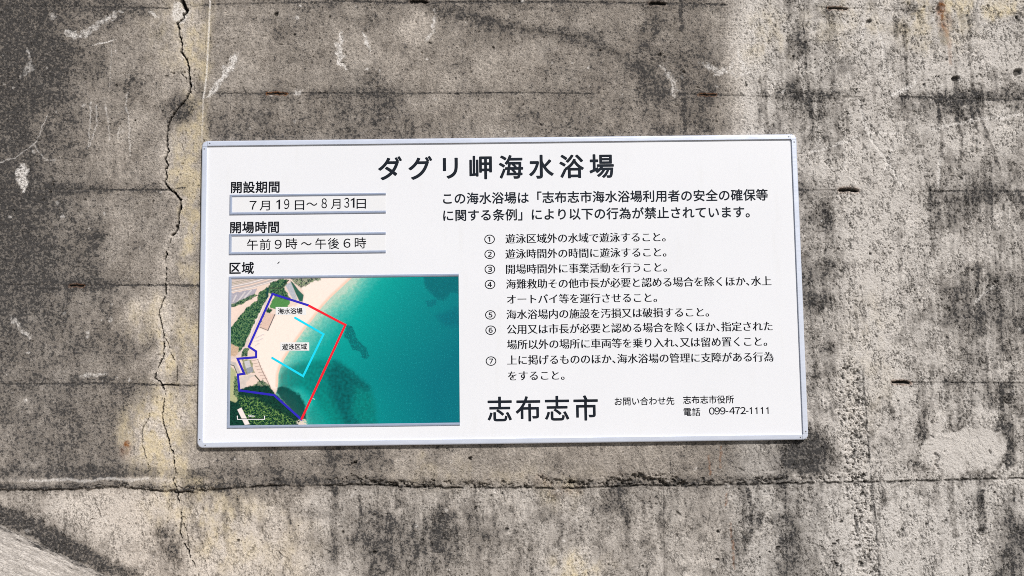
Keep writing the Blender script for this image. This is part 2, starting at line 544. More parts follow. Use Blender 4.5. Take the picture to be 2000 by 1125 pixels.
blob(tone, 1950, 185, 120, 9, -2.4, src='J', breakup=.4); blob(tone, 1850, 205, 50, 22, -2.0, breakup=.4)
blob(tone, 1960, 35, 70, 14, -2.6, src='J', breakup=.42)
blob(tone, 1930, 12, 80, 16, 1.0); blob(tone, 1960, 70, 50, 30, 1.2)
blob(tone, 1900, 250, 110, 32, 0.9)
blob(tone, 1550, 1060, 30, 80, -1.2); blob(tone, 710, 1010, 70, 50, -0.8); blob(tone, 780, 1060, 90, 50, -0.6)
blob(tone, 920, 1030, 60, 40, -0.9); blob(tone, 690, 895, 60, 25, -1.2)
blob(tone, 1125, 1105, 42, 22, 2.2); blob(yellow, 1125, 1105, 46, 24, 0.45)
blob(tone, 700, 970, 100, 18, 1.0); blob(tone, 960, 985, 80, 25, 0.8)
blob(tone, 350, 1020, 34, 60, -1.7, breakup=.42); blob(tone, 300, 1080, 70, 40, -0.8, breakup=.4)
blob(tone, 230, 990, 110, 30, 1.4); blob(tone, 250, 1040, 60, 40, 1.0); blob(tone, 470, 1050, 90, 60, 0.5)
blob(tone, 20, 100, 50, 120, -.5)
blob(tone, 45, 420, 50, 90, -0.4); blob(tone, 170, 500, 22, 50, -.5)
blob(tone, 90, 370, 100, 8, -1.2, src='J'); blob(tone, 150, 555, 60, 10, -1.4, src='J')
blob(tone, 310, 700, 40, 25, 0.9); blob(tone, 280, 620, 60, 30, 0.9)
blob(tone, 345, 220, 20, 26, -1.4, src='J'); blob(tone, 360, 205, 20, 22, -1.5, src='J')
blob(tone, 270, 160, 34, 22, -1.3, breakup=.45)
# vertical runs of algae on the right-hand bay
for k in range(70):
    cx = _rng.uniform(1450, 1995); y0 = _rng.choice([22, 190, 374, 748, 940]) + _rng.uniform(-4, 30)
    if 1395 < cx < 1580 and 260 < y0 < 860: continue
    ln = _rng.uniform(20, 110)
    stroke(tone, [(cx, y0), (cx + ln * .03, y0 + ln * .5), (cx + ln * .07, y0 + ln)], _rng.uniform(2, 7),
           _rng.uniform(-2.4, -0.5), 0.9, 'J', breakup=_rng.uniform(.3, .48), seed=k % 9)
for k in range(26):
    cx = _rng.uniform(395, 1500); y0 = 952 + _rng.uniform(0, 30); ln = _rng.uniform(30, 150)
    stroke(tone, [(cx, y0), (cx + ln * .03, y0 + ln)], _rng.uniform(3, 8), _rng.uniform(-0.35, 0.5), 0.9, 'J', breakup=.3, seed=k % 9)

for k in range(190):                                   # faint runs of lime and grime down the right-hand bay
    cx = _rng.uniform(1560, 1995) if k < 150 else _rng.uniform(1450, 1600); y0 = _rng.uniform(-20, 1000)
    if k >= 150: y0 = _rng.uniform(-20, 120)
    ln = _rng.uniform(50, 260)
    stroke(tone, [(cx, y0), (cx + ln * .02, y0 + ln * .5), (cx + ln * .05, y0 + ln)], _rng.uniform(1.2, 5),
           _rng.choice([1.3, .9, -1.0, -1.5, -.7]) * _rng.uniform(.5, 1), 1.0, 'J', True, .34, k % 9)
for k in range(120):                                   # and below the ledge
    cx = _rng.uniform(380, 1560); y0 = 955 + abs(_rng.normal(0, 40)); ln = _rng.uniform(30, 170)
    stroke(tone, [(cx, y0), (cx + ln * .015, y0 + ln * .5), (cx + ln * .04, y0 + ln)], _rng.uniform(1.5, 6),
           _rng.choice([.8, .6, -.9, -1.2, -.6, -.8]) * _rng.uniform(.4, 1), 1.0, 'J', True, .36, k % 9)
for (cx, y0, ln, w) in ((1668, 250, 420, 9), (1690, 380, 330, 10), (1712, 420, 300, 8), (1735, 400, 220, 7), (1652, 420, 200, 5), (1460, 0, 250, 9), (1500, 20, 200, 10),
                        (1680, 60, 130, 8), (1890, 120, 60, 14), (1740, 960, 160, 12), (1800, 980, 140, 14), (1560, 990, 40, 12)):
    stroke(tone, [(cx, y0), (cx + ln * .03, y0 + ln)], w, .8, 1.2, 'J', True)
# --- formwork joints
def joint(pts, dark=2.2, w=2.2, depth=1.6, br=0.30, seed=0, halo=-0.55):
    stroke(tone, pts, w * 4, halo * .8, 1.4, 'J')
    q = [(a, b + _rng.normal(0, .5)) for a, b in pts]
    s = win(q, 30)
    d, t = pdist(q, U[s], V[s] + (fbm(A[s] / 7, B[s] / 7, 88 + seed, 3) - .5) * 5)
    tone[s] -= dark * 1.0 * (1 - sstep(w * .3, w * 1.3, d)) * sstep(br - .14, br + .14, fbm(A[s] / 26, B[s] / 12, 89 + seed, 4) + .12)
    s = win(pts, 30)
    d, t = pdist(pts, U[s], V[s] + (fbm(A[s] / 12, B[s] / 12, 90 + seed, 3) - .5) * 3)
    H[s] -= depth * .8 * (1 - sstep(0.5, w * 1.0, d)) * sstep(.32, .50, fbm(A[s] / 22, B[s] / 22, 95 + seed, 3))


joint([(-300, 12), (150, 13), (330, 16)], seed=1)
joint([(370, 12), (420, 8), (640, 3)], 1.4, 1.8, 1.0, .42, seed=2)
joint([(650, 2), (760, 4), (1100, 3), (1290, 6), (1420, 9)], 2.4, 2.2, 2.0, seed=3)
joint([(-300, 370), (120, 370), (322, 371), (360, 366)], 2.4, seed=4)
joint([(395, 182), (520, 183), (600, 182), (780, 182), (1000, 181), (1160, 183)], 1.7, 1.8, 1.4, .36, seed=5)
joint([(1290, 183), (1360, 184), (1440, 186), (1500, 188)], 1.8, 2, 1.6, seed=6)
joint([(-300, 556), (60, 557), (170, 558), (330, 556), (392, 558)], 2.6, 2.2, 2.0, .28, seed=7)
joint([(-300, 752), (60, 751), (200, 749), (320, 752), (388, 752)], 2.2, 2.2, 1.8, seed=8)
joint([(1600, 14), (1700, 17), (1830, 23), (2000, 27), (2300, 33)], 1.5, 2, 2.0, seed=9)
joint([(1520, 180), (1600, 184), (1680, 190)], 1.5, 2.2, 2.0, .4, seed=10)
joint([(1760, 188), (1850, 192), (2000, 194), (2300, 197)], 2.6, 2.6, 2.4, seed=11)
joint([(1560, 371), (1640, 371), (1680, 373)], 1.4, 2, 1.4, .36, seed=12)
joint([(1800, 374), (1900, 373), (2000, 374), (2300, 376)], 1.6, 2, 1.4, .36, seed=13)
joint([(1745, 747), (1850, 747), (1970, 748), (2300, 750)], 2.0, 2.0, 1.8, .34, seed=14)
joint([(1535, 952), (1536, 1030), (1538, 1130), (1540, 1400)], 1.2, 1.8, 0.9, .25, seed=15, halo=-.4)
joint([(1296, 955), (1297, 1040), (1298, 1130)], .8, 1.6, 0.8, .4, seed=16, halo=-.1)
joint([(1308, 880), (1310, 925)], 0.8, 1.2, 0.8, .4, seed=17, halo=-.1)
stroke(tone, [(655, 950), (652, 1040), (655, 1130)], 5, -1.3, 1.0); stroke(tone, [(440, 960), (442, 1060), (440, 1125)], 4, -.8, 1.0)
stroke(tone, [(565, 960), (560, 1040), (566, 1060)], 4, -.7, 1.0)
for (ax, ay, bx, by) in ((1893, -20, 1893, 125), (1893, 125, 1912, 220), (1912, 220, 1955, 330), (1768, 50, 1772, 190),
                         (1330, 0, 1332, 60), (1334, 150, 1338, 262), (1832, 200, 1842, 300), (1868, 200, 1880, 310)):
    stroke(tone, [(ax, ay), (bx, by)], 2.6, -2.8, 1.0, 'J', breakup=.36)

# decayed timber slots and rusty spots along the joints
def slot(x0, x1, y, hh=3.2, depth=9, rs=0.3):
    s = win([(x0, y), (x1, y)], 20)
    d, t = pdist([(x0, y), ((x0 + x1) / 2, y - 1), (x1, y + 1)], JU[s], V[s] + (fbm(A[s] / 8, B[s] / 8, 70, 2) - .5) * 4)
    f = 1 - sstep(hh * .5, hh, d)
    H[s] -= depth * f
    crack[s] = np.maximum(crack[s], 0.95 * f)
    rust[s] += rs * (1 - sstep(hh * .9, hh * 2.4, d)) * (1 - f)


slot(1642, 1674, 371, 4.2, 12, 0.35); slot(1746, 1774, 747, 3.4, 9, 0.5)
slot(1618, 1655, 16, 2.4, 5, 0.5); slot(1364, 1398, 185, 1.9, 3, 0.7); slot(522, 560, 183, 1.9, 3, 0.9)
slot(138, 162, 558, 2.4, 4, 0.5); slot(802, 836, 3, 3.0, 6, 0.1); slot(1270, 1298, 7, 3.2, 7, 0.1)
slot(315, 345, 752, 2.0, 3, 0.1)
for (x, y, r) in ((1697, 41, 5.5), (1867, 154, 8), (1990, 142, 9), (540, 30, 5), (218, 232, 3), (263, 236, 3), (226, 166, 3.4),
                  (1532, 893, 2.4), (1403, 1094, 5), (1520, 1072, 5), (1645, 1020, 5), (1636, 1056, 4), (1630, 1062, 4),
                  (730, 1079, 4.4), (990, 1036, 4), (839, 85, 3), (1290, 106, 4), (888, 155, 2.6), (1835, 150, 3), (1340, 1010, 3),
                  (692, 905, 4.4), (918, 896, 4.2), (1676, 781, 5), (1403, 1040, 3.6), (1829, 963, 3), (1920, 1035, 2.6)):
    s = win([(x, y)], 24)
    d = np.hypot(JU[s] - x, (JV[s] - y) * 1.2)
    f = 1 - sstep(r * .55, r * 1.05, d)
    H[s] -= f * r * 1.3; crack[s] = np.maximum(crack[s], f * 0.8)

# --- main crack
def px(pts, s, oy):
    return [(a / s, oy + b / s) for a, b in pts]


C1 = px([(1005, -60), (1012, 0), (1030, 42), (1043, 60), (1022, 78), (1020, 100), (985, 128), (1000, 165), (1000, 200), (1015, 240),
         (1010, 290), (1040, 330), (1050, 370), (1055, 430), (1062, 490), (1050, 530), (1020, 575), (985, 610), (958, 650), (940, 690),
         (932, 740), (930, 800), (938, 840), (918, 890), (938, 920), (920, 945), (928, 980), (918, 1020), (940, 1050), (975, 1078),
         (1003, 1112)], 2.856, 0)
C1 += px([(1005, 75), (1002, 120), (995, 140), (990, 200), (980, 250), (955, 270), (945, 310), (925, 360), (920, 420),
          (925, 480), (920, 550), (920, 600), (905, 635), (885, 690), (890, 740), (905, 800), (910, 850), (912, 890), (908, 945),
          (885, 990), (858, 1060), (890, 1085), (905, 1110)], 2.849, 365)
C2 = px([(905, 65), (920, 100), (915, 150), (905, 220), (910, 280), (930, 330), (945, 390), (965, 440), (972, 500), (978, 540),
         (965, 590), (985, 640), (990, 700), (1005, 760), (1010, 800), (1000, 880), (1020, 940), (1050, 990), (1060, 1030), (1085, 1070),
         (1105, 1125), (1120, 1200)], 2.856, 731)
C3 = px([(905, 220), (870, 205), (840, 185)], 2.856, 731)
C4 = px([(840, 185), (830, 240), (790, 310), (792, 390), (805, 440), (825, 500), (830, 545)], 2.856, 731)
C5 = px([(910, 830), (935, 870), (950, 930), (985, 985), (985, 1060), (980, 1100)], 2.849, 365)
C6 = px([(1000, 800), (1042, 880), (1050, 1000)], 2.856, 731)
C7 = px([(940, 700), (935, 760), (960, 800)], 2.856, 731)
C8 = [(183, 975), (195, 1010)]
C9 = [(1040 / 2.856, 440 / 2.856), (1005 / 2.856, 402 / 2.856)]


def fissure(pts, w0, w1, depth, dark=1.0, jit=3.0, gap=0.0, chip=1.0, seed=0):
    s = win(pts, 40)
    u = U[s] + (fbm(A[s] / 7, B[s] / 7, 30 + seed, 3) - .5) * jit * 2
    v = V[s] + (fbm(A[s] / 7, B[s] / 7, 31 + seed, 3) - .5) * jit * 2
    d, t = pdist(pts, u, v)
    w = (w0 + (w1 - w0) * t) * (0.55 + 0.9 * fbm(A[s] / 16, B[s] / 16, 33 + seed, 2))
    if gap:
        w = w * sstep(gap - .1, gap + .1, fbm(A[s] / 18, B[s] / 18, 35 + seed, 2))
    f = 1 - sstep(w * 0.7, w + 0.9, d)
    f = np.where(w < 0.25, 0, f)
    H[s] -= depth * f
    crack[s] = np.maximum(crack[s], dark * f)
    ch = (1 - sstep(2, 14, d)) * sstep(.55, .7, fbm(A[s] / 10, B[s] / 10, 36 + seed, 3))
    H[s] -= chip * 1.6 * ch
    tone[s] += 0.9 * ch * chip + 0.75 * (1 - sstep(3, 22, d + (fbm(A[s] / 20, B[s] / 20, 37 + seed, 3) - .5) * 20)) * chip


fissure(C1[:5], 4.2, 2.6, 16, seed=1)
fissure(C1[4:30], 1.45, 1.2, 11, seed=2)
fissure(C1[29:37], 1.9, 1.3, 14, seed=3)
fissure(C1[36:44], 1.2, 1.0, 8, gap=.50, seed=4)
fissure(C1[43:], 1.0, .8, 7, gap=.42, seed=5)
fissure(C2[:12], .85, .85, 7, gap=.42, seed=6)
fissure(C2[11:], .95, .9, 7, seed=7, gap=.44)
for k, c in enumerate((C3, C4, C5, C6, C7)):
    fissure(c, 0.7, 0.5, 5, 0.6, gap=.44, chip=.5, seed=10 + k)
fissure(C8, .8, .6, 4, .6, gap=.35, chip=.2, seed=18); fissure(C9, .9, .5, 4, .6, chip=.2, seed=19)
# chipped, pale shoulder at the head of the crack
area(white, [(340, 5), (352, 2), (362, 22), (372, 16), (360, 45), (345, 48), (335, 30)], 0.75, 3)
blob(H, 350, 28, 12, 22, -4, .6, 'J')
# yellow lime bleeding beside the crack
for (cx, cy, rx, ry, a) in ((368, 300, 24, 70, .75), (372, 420, 16, 80, .6), (372, 480, 14, 50, .6), (370, 680, 18, 80, .55), (325, 700, 14, 40, .8),
                            (318, 850, 28, 80, .9), (270, 850, 30, 60, .6), (300, 620, 40, 40, .3), (365, 850, 20, 70, .35), (345, 60, 40, 60, .3),
                            (380, 90, 14, 100, .4), (350, 950, 50, 12, .3), (340, 1000, 60, 30, .25), (420, 1010, 60, 60, .28), (500, 1060, 90, 60, .22),
                            (1900, 10, 110, 18, .5), (1500, 70, 30, 50, .25), (830, 900, 22, 14, .3), (960, 930, 150, 20, .18), (1650, 40, 60, 30, .2),
                            (1820, 50, 60, 40, .35), (1700, 700, 40, 100, .12), (1090, 965, 40, 25, .25)):
    blob(yellow, cx, cy, rx, ry, a, 0.9)
    blob(tone, cx, cy, rx, ry, a * 0.9, 0.9)
blob(rust, 247, 867, 5, 6, .9, .8, 'J'); blob(rust, 244, 880, 9, 14, .3, .9, 'J')
stroke(yellow, [(408, -20), (404, 120), (398, 180), (394, 275)], 9, .35, 1.0)
stroke(white, [(411, -20), (408, 60), (403, 150), (397, 195)], 1.5, .75, .6, 'P'); stroke(white, [(397, 195), (394, 275)], 1.1, .4, .6, 'P')
stroke(yellow, [(411, -20), (408, 60), (403, 150), (397, 195)], 2.2, .5, .6, 'P')
stroke(H, [(409, -20), (406, 60), (401, 150), (395, 195), (393, 275)], 2.0, 0.7, .8, 'P')
# rust bleed from an embedded steel tie
blob(rust, 1839, 15, 9, 12, 1.0, .6, 'J'); blob(crack, 1833, 16, 4, 5, .8, .6, 'J')
stroke(rust, [(1840, 20), (1846, 55), (1852, 75), (1855, 100), (1858, 124)], 4, .38, 1.2, 'J', True); blob(rust, 1845, 40, 11, 22, .4, .8, 'J')
for p in ([(1408, 870), (1410, 912)], [(1385, 890), (1385, 925)], [(1425, 1020), (1432, 1080), (1437, 1110)], [(1418, 965), (1420, 985)]):
    stroke(rust, p, 1.7, .55, .8, 'J', breakup=.4)
blob(rust, 1100, 965, 26, 14, .16, 1.0, breakup=.4); blob(rust, 1060, 940, 20, 10, .14, 1.0)

# --- white scrapes and scratches
def scrape(pts, w, a=0.8, br=.46, seed=0):
    s = win(pts, w * 2 + 40)
    u = U[s] + (fbm(A[s] / 18, B[s] / 18, 100 + seed, 5, .65) - .5) * w * 5
    v = V[s] + (fbm(A[s] / 18, B[s] / 18, 110 + seed, 5, .65) - .5) * w * 5
    d, t = pdist(pts, u, v)
    f = 1 - sstep(w * .35, w * 1.15, d / (0.45 + 0.75 * np.sin(np.pi * np.clip(t, .02, .98))))
    f = f * sstep(br - .16, br + .10, fbm(A[s] / 7, B[s] / 11, 40 + seed, 4, .6))
    white[s] += min(a * 1.5, 1.1) * f
    H[s] -= 0.7 * f


scrape([(668, 68), (660, 95), (665, 115), (673, 136)], 7, 1.0, .40, 1)
scrape([(708, 62), (714, 80), (722, 98)], 4, .8, .42, 2)
scrape([(466, 105), (450, 128), (432, 152)], 7, .9, .42, 3); scrape([(445, 145), (425, 165), (405, 190)], 5, .6, .45, 4)
scrape([(46, 320), (44, 345), (46, 376)], 8, 1.0, .36, 5); scrape([(52, 95), (60, 130), (40, 150)], 6, .35, .48, 6)
scrape([(140, 72), (165, 65), (200, 42), (235, 22)], 6, .5, .46, 7); scrape([(135, 66), (150, 62)], 8, .6, .44, 8)
scrape([(292, 20), (305, 30)], 7, .7, .44, 9); scrape([(100, 22), (106, 38)], 6, .4, .46, 1)
scrape([(180, 87), (200, 84), (226, 78)], 1.3, .6, .3, 2); scrape([(218, 80), (216, 130), (213, 180)], 1.0, .3, .36, 3)
for q in ([(181, 200), (174, 250), (172, 285)], [(191, 205), (187, 250), (172, 290)], [(208, 205), (213, 250), (214, 275)], [(247, 180), (250, 250), (256, 305)],
          [(232, 250), (231, 275)], [(90, 225), (70, 280), (30, 310), (0, 318)], [(70, 285), (85, 310), (110, 310)]):
    stroke(white, q, 1.1, .5, .7, 'J', breakup=.34)
for q in ([(1365, 122), (1395, 135), (1440, 148)], [(1440, 148), (1460, 140), (1440, 100)], [(1290, 125), (1315, 160), (1320, 190)],
          [(1395, 150), (1425, 130), (1432, 118)], [(590, 175), (575, 185)], [(155, 735), (170, 732), (205, 730)], [(20, 620), (60, 660)],
          [(850, 20), (846, 60), (830, 80)], [(1770, 180), (1745, 185), (1790, 160)], [(1000, 350), (1020, 352)], [(470, 520), (480, 525)]):
    scrape(q, 5, .5, .47, 4)
for q in ([(1680, 195), (1689, 245), (1720, 298), (1762, 361)], [(1700, 258), (1730, 258), (1752, 258)], [(1742, 290), (1733, 310), (1728, 330)],
          [(1740, 185), (1785, 165), (1790, 150)], [(1712, 50), (1725, 90), (1730, 120)], [(1690, 40), (1684, 70)], [(1728, 128), (1745, 150)],
          [(1820, 250), (1900, 235), (2000, 222)], [(1580, 295), (1640, 280), (1680, 265)], [(1832, 310), (1834, 365)], [(1905, 590), (1940, 560)]):
    stroke(white, q, 2.4, .75, .8, 'J', breakup=.40); stroke(H, q, 2.2, -1.2, .8, 'J')
for k in range(260):                                   # small pale knocks all over
    x, y = _rng.uniform(0, 2000), _rng.uniform(0, 1125)
    r = _rng.uniform(1.2, 3.6)
    blob(white, x, y, r, r * _rng.uniform(.5, 1), _rng.uniform(.25, .75), .7, 'J', ang=_rng.uniform(0, 3))

# --- the ledge at the foot: a proud strip on the left, a broken lip on the right
LT = [(-300, 932), (0, 936), (60, 937), (150, 936), (210, 934), (290, 933), (345, 938)]
LB = [(-300, 957), (0, 958), (70, 957), (150, 955), (230, 950), (300, 958), (345, 962), (400, 960), (470, 952)]
BJ = [(470, 951), (560, 949), (660, 948), (740, 948), (800, 952), (900, 953), (1000, 953), (1100, 954), (1180, 952), (1260, 948), (1320, 950), (1450, 946),
      (1600, 943), (1700, 942), (1850, 938), (2000, 934), (2300, 926)]


def yline(pts, u):
    p = np.array(pts)
    return np.interp(u, p[:, 0], p[:, 1])


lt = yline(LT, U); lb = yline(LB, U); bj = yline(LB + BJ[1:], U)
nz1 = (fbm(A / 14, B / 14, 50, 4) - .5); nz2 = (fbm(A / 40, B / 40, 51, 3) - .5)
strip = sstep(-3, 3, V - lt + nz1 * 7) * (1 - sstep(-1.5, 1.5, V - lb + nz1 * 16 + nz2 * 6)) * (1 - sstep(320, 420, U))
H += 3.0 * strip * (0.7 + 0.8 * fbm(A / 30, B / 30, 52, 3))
tone += strip * 0.7 * sstep(1, 8, 12 - (V - lt)) - 1.5 * strip * sstep(10, 20, V - lt)  # painted light: strip lighter along its sunlit top, darker towards its shaded underside
stroke(white, [(60, 938), (150, 938), (290, 935)], 2.0, .45, .8, 'J')  # sunlit upper edge of the strip, painted as a pale line
low = sstep(-1.6, 1.6, V - bj + nz1 * 9 * (0.5 + 0.8 * sstep(380, 640, U)))
H -= 3.2 * low * sstep(-300, 200, U) * (1 - 0.75 * sstep(1480, 1700, U)) + 0.0
# broken, stony lip above the joint
lipw = 11 + 16 * np.exp(-((U - 1280) / 110) ** 2) + 8 * np.exp(-((U - 1060) / 130) ** 2) + 6 * np.exp(-((U - 690) / 45) ** 2) + 10 * np.exp(-((U - 1640) / 60) ** 2)
lip = sstep(-1, 0, -(bj - V) / np.maximum(lipw, 1)) * 0 + (1 - sstep(0.5, 1.25, (bj - V + nz1 * 16) / lipw)) * (V < bj + 2)
lip = lip * (.25 + .75 * sstep(.50, .60, fbm(A / 42, B / 80, 94, 3) + .16 * np.exp(-((U - 1270) / 120) ** 2) + .08 * np.exp(-((U - 690) / 50) ** 2))) * sstep(380, 640, U) * (1 - .5 * sstep(1480, 1560, U)) * sstep(.32, .50, fbm(A / 60, B / 60, 53, 3) + .15 * np.exp(-((U - 1270) / 160) ** 2))
rub = .55 * fbm(A / 13, B / 11, 54, 4) + .45 * fbm(A / 6, B / 6, 95, 2); rub2 = np.abs(fbm(A / 15, B / 12, 55, 2) - .5) * 2
H -= lip * (1.6 + 8.0 * sstep(.38, .62, rub) - 4.0 * rub2)
tone += lip * (rub - .5) * 3.0
crack = np.maximum(crack, .85 * lip * sstep(.50, .60, rub))  # shadow gaps between the stones of the lip, painted black
shade_groove = (1 - sstep(.8, 3.2, np.abs(V - bj + nz1 * 7))) * sstep(.36, .52, fbm(A / 24, B / 24, 56, 3)) * sstep(-200, 200, U)
crack = np.maximum(crack, shade_groove * .85); H -= 3.5 * shade_groove  # groove at the ledge, blackened with painted shade of the overhang
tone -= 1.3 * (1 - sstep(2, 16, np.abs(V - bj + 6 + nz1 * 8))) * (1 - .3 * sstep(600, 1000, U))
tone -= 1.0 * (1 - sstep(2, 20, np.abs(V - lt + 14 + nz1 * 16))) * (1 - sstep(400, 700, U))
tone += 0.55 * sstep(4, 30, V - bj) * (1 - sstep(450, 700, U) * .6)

# single chips broken out of the lip and along the joints
def chip(x, y, rx, ry, dep, seed, dark=.35, ang=0.0):
    s = win([(x - rx, y - ry), (x + rx, y + ry)], 22)
    k = max(rx, ry)
    du = U[s] - x + (fbm(A[s] / (k * .8 + 2), B[s] / (k * .8 + 2), 120 + seed % 23, 4, .6) - .5) * k * 2.6
    dv = V[s] - y + (fbm(A[s] / (k * .8 + 2), B[s] / (k * .8 + 2), 150 + seed % 19, 4, .6) - .5) * k * 2.6
    c, sn = math.cos(ang), math.sin(ang)
    d = np.hypot((du * c + dv * sn) / rx, (-du * sn + dv * c) / ry)
    f = 1 - sstep(.82, 1.06, d)
    H[s] -= f * dep * (.7 + .6 * fbm(A[s] / 6, B[s] / 6, 170, 2))
    crack[s] = np.maximum(crack[s], dark * f * sstep(.5, .0, dv / ry + .2))  # shade below the chip's top edge, painted into its upper part
    tone[s] += .5 * f


for k, (a, b, r) in enumerate([(120, 580, 9), (180, 582, 6), (240, 612, 6), (340, 615, 8), (420, 622, 7), (520, 632, 8), (600, 632, 6), (640, 606, 5), (750, 612, 9),
                               (850, 625, 7), (950, 602, 8), (990, 618, 6), (1080, 630, 5), (1180, 590, 9), (1240, 600, 8), (1310, 606, 8), (1330, 622, 6), (1400, 612, 6), (1440, 600, 5),
                               (1520, 618, 6), (1590, 602, 8), (1640, 602, 8), (1700, 572, 9), (1740, 582, 11), (1800, 600, 12), (1850, 612, 10), (1900, 600, 7), (1950, 612, 8),
                               (110, 500, 5), (760, 472, 4), (1160, 570, 5), (560, 590, 4), (460, 560, 3), (300, 780, 3)]):
    chip(650 + a / 2.856, 731 + b / 2.856, r * _rng.uniform(.9, 1.5), r * _rng.uniform(.45, .75), _rng.uniform(4.5, 8), k, ang=_rng.uniform(-.2, .5))
for k in range(60):
    x = _rng.uniform(640, 1700); r = _rng.uniform(2, 5.5)
    chip(x, float(yline(BJ, np.array(x))) - abs(_rng.normal(0, 7)) - 1, r * _rng.uniform(1, 1.8), r * .7, _rng.uniform(2.5, 5.5), 40 + k, ang=_rng.uniform(-.5, .5))
for k in range(34):
    x = _rng.uniform(150, 420); r = _rng.uniform(2, 5)
    chip(x, float(yline(LB, np.array(x))) - abs(_rng.normal(0, 4)), r * 1.4, r * .7, _rng.uniform(2.5, 5), 110 + k)
for k in range(150):                                    # spalls on the right-hand bay, mostly leaning
    x, y = _rng.uniform(1560, 2000), _rng.uniform(20, 1120); r = _rng.exponential(1.3) + 1.4
    chip(x, y, r * _rng.uniform(.6, .9), r * _rng.uniform(1.0, 2.4), _rng.uniform(2, 4.5), 150 + k, .45, _rng.normal(-.35, .35))
for k in range(70):
    x, y = _rng.uniform(0, 1560), _rng.uniform(0, 1120); r = _rng.exponential(.9) + 1.2
    if 400 < x and 280 < y < 860: continue
    chip(x, y, r * 1.3, r, _rng.uniform(1.6, 3.5), 300 + k, .4, _rng.uniform(0, 3))
for k in range(46):                                     # pebbles torn out of the gravel pocket
    y = _rng.uniform(700, 1120); x = float(np.interp(y, [600, 740, 840, 940, 1000, 1060, 1130], [1662, 1662, 1668, 1678, 1688, 1698, 1706])) + _rng.normal(0, 12); r = _rng.uniform(2, 4.6)
    chip(x, y, r, r * _rng.uniform(.6, 1), _rng.uniform(3, 5.5), 400 + k, .55, _rng.uniform(0, 3))

# dark mossy band above the ramp on the lower left
RAMP = [(-300, 880), (0, 1036), (100, 1075), (160, 1102), (225, 1128), (330, 1175), (500, 1250)]
band = yline([(-300, 850), (0, 1003), (60, 1030), (120, 1062), (180, 1092), (240, 1122), (500, 1240)], U)
tone -= 3.4 * (1 - sstep(5, 30, np.abs(V - band + (fbm(A / 22, B / 22, 57, 4) - .5) * 34))) * (1 - sstep(240, 330, U))

# --- stony column with exposed gravel on the right
colx = yline([(-300, 1660), (0, 1660)], V * 0) * 0 + np.interp(V, [600, 740, 840, 940, 1000, 1060, 1130, 1300], [1668, 1666, 1672, 1682, 1690, 1698, 1704, 1715])
cw = np.interp(V, [640, 720, 800, 860, 940, 1000, 1130], [8, 24, 34, 30, 28, 24, 22])
colm = (1 - sstep(.6, 1.2, np.abs(U - colx + nz2 * 22 + 6) / cw)) * sstep(640, 740, V)
peb = .6 * fbm(A / 8, B / 9, 58, 3) + .4 * fbm(A / 17, B / 20, 86, 2); pebr = 1 - np.abs(fbm(A / 9, B / 12, 59, 2) - .5) * 2
H -= colm * (5.0 * sstep(.48, .64, peb) + 3.5 * sstep(.9, .98, pebr))
tone += colm * (2.4 - 1.0 * sstep(.5, .7, peb))
crack = np.maximum(crack, .85 * colm * sstep(.565, .64, peb))  # hollows between pebbles blackened, painted shadow
stepx = np.interp(V, [600, 740, 940, 1000, 1130, 1300], [1684, 1687, 1703, 1710, 1719, 1730])
stepm = sstep(680, 760, V)
H -= 1.6 * stepm * (1 - sstep(-1.5, 1.5, U - stepx + nz1 * 6)) * sstep(-60, -10, U - stepx)
crack = np.maximum(crack, 0.75 * stepm * (1 - sstep(.6, 2.4, np.abs(U - stepx + nz1 * 6))) * sstep(.42, .55, fbm(A / 20, B / 20, 61, 3)))

# --- general relief: undulation, sandy grain, blow holes, trowel drags
rgt = np.clip(sstep(1430, 1500, U) + .75 * sstep(930, 960, V), 0, 1)
grn = np.clip(1.0 - rgt * (.85 - .75 * sstep(.47, .64, fbm(A / 60, B / 80, 87, 4))), .2, 1) * (1 - .6 * dirt_free)
grain = fbm(A / 3.2, B / 3.2, 62, 2) - .5
mid = fbm(A / 16, B / 16, 63, 3) - .5
rough = 0.55 + 0.5 * sstep(5.6, 3.0, tone) + 0.25 * sstep(.45, .65, fbm(A / 90, B / 90, 64, 2))
H += grain * 2.8 * rough * (.25 + .75 * grn) + mid * 2.6 * (.7 + .6 * sstep(1430, 1500, U)) + (fbm(A / 8, B / 9, 85, 2) - .5) * 2.0 * rough + (fbm(A / 140, B / 140, 65, 2) - .5) * 4
# slanting drags on the right-hand bay and broken flakes
ca, sa = math.cos(math.radians(76)), math.sin(math.radians(76))
al, ac = A * ca - B * sa, A * sa + B * ca
drag = .62 * fbm(al / 22, ac / 4.5, 66, 3) + .38 * fbm(A / 9, B / 11, 72, 3)
dz = sstep(1560, 1640, KU) * sstep(330, 430, KV) * (1 - .5 * sstep(760, 900, KV)) + .45 * sstep(1440, 1500, U) + .30 * sstep(930, 960, V)
dm = sstep(.60, .68, drag) * np.clip(dz, 0, 1) * sstep(.3, .55, fbm(A / 45, B / 60, 73, 3))
H -= 2.6 * dm
tone -= 1.5 * dm
vst = fbm(A / 5, B / 60, 67, 3)
tone += (vst - .5) * 2.4 * np.clip(sstep(1560, 1640, KU) * sstep(300, 420, KV), 0, 1)
clus = sstep(.44, .60, fbm(A / 75, B / 95, 79, 5, .6))          # weathering comes in patches
hole = fbm(A / 5.5, B / 6.5, 74, 3)
hm = sstep(.625, .665, hole) * (1 - dirt_free) * clus * (.25 + .75 * rgt)
H -= 2.4 * hm; crack = np.maximum(crack, .58 * hm)  # holes are cut in and their shade painted dark
rid = 1 - np.abs(2 * (.7 * fbm(al / 24, ac / 8, 80, 4, .55) + .3 * fbm(A / 12, B / 12, 81, 3)) - 1)   # broken skin: thin ragged edges
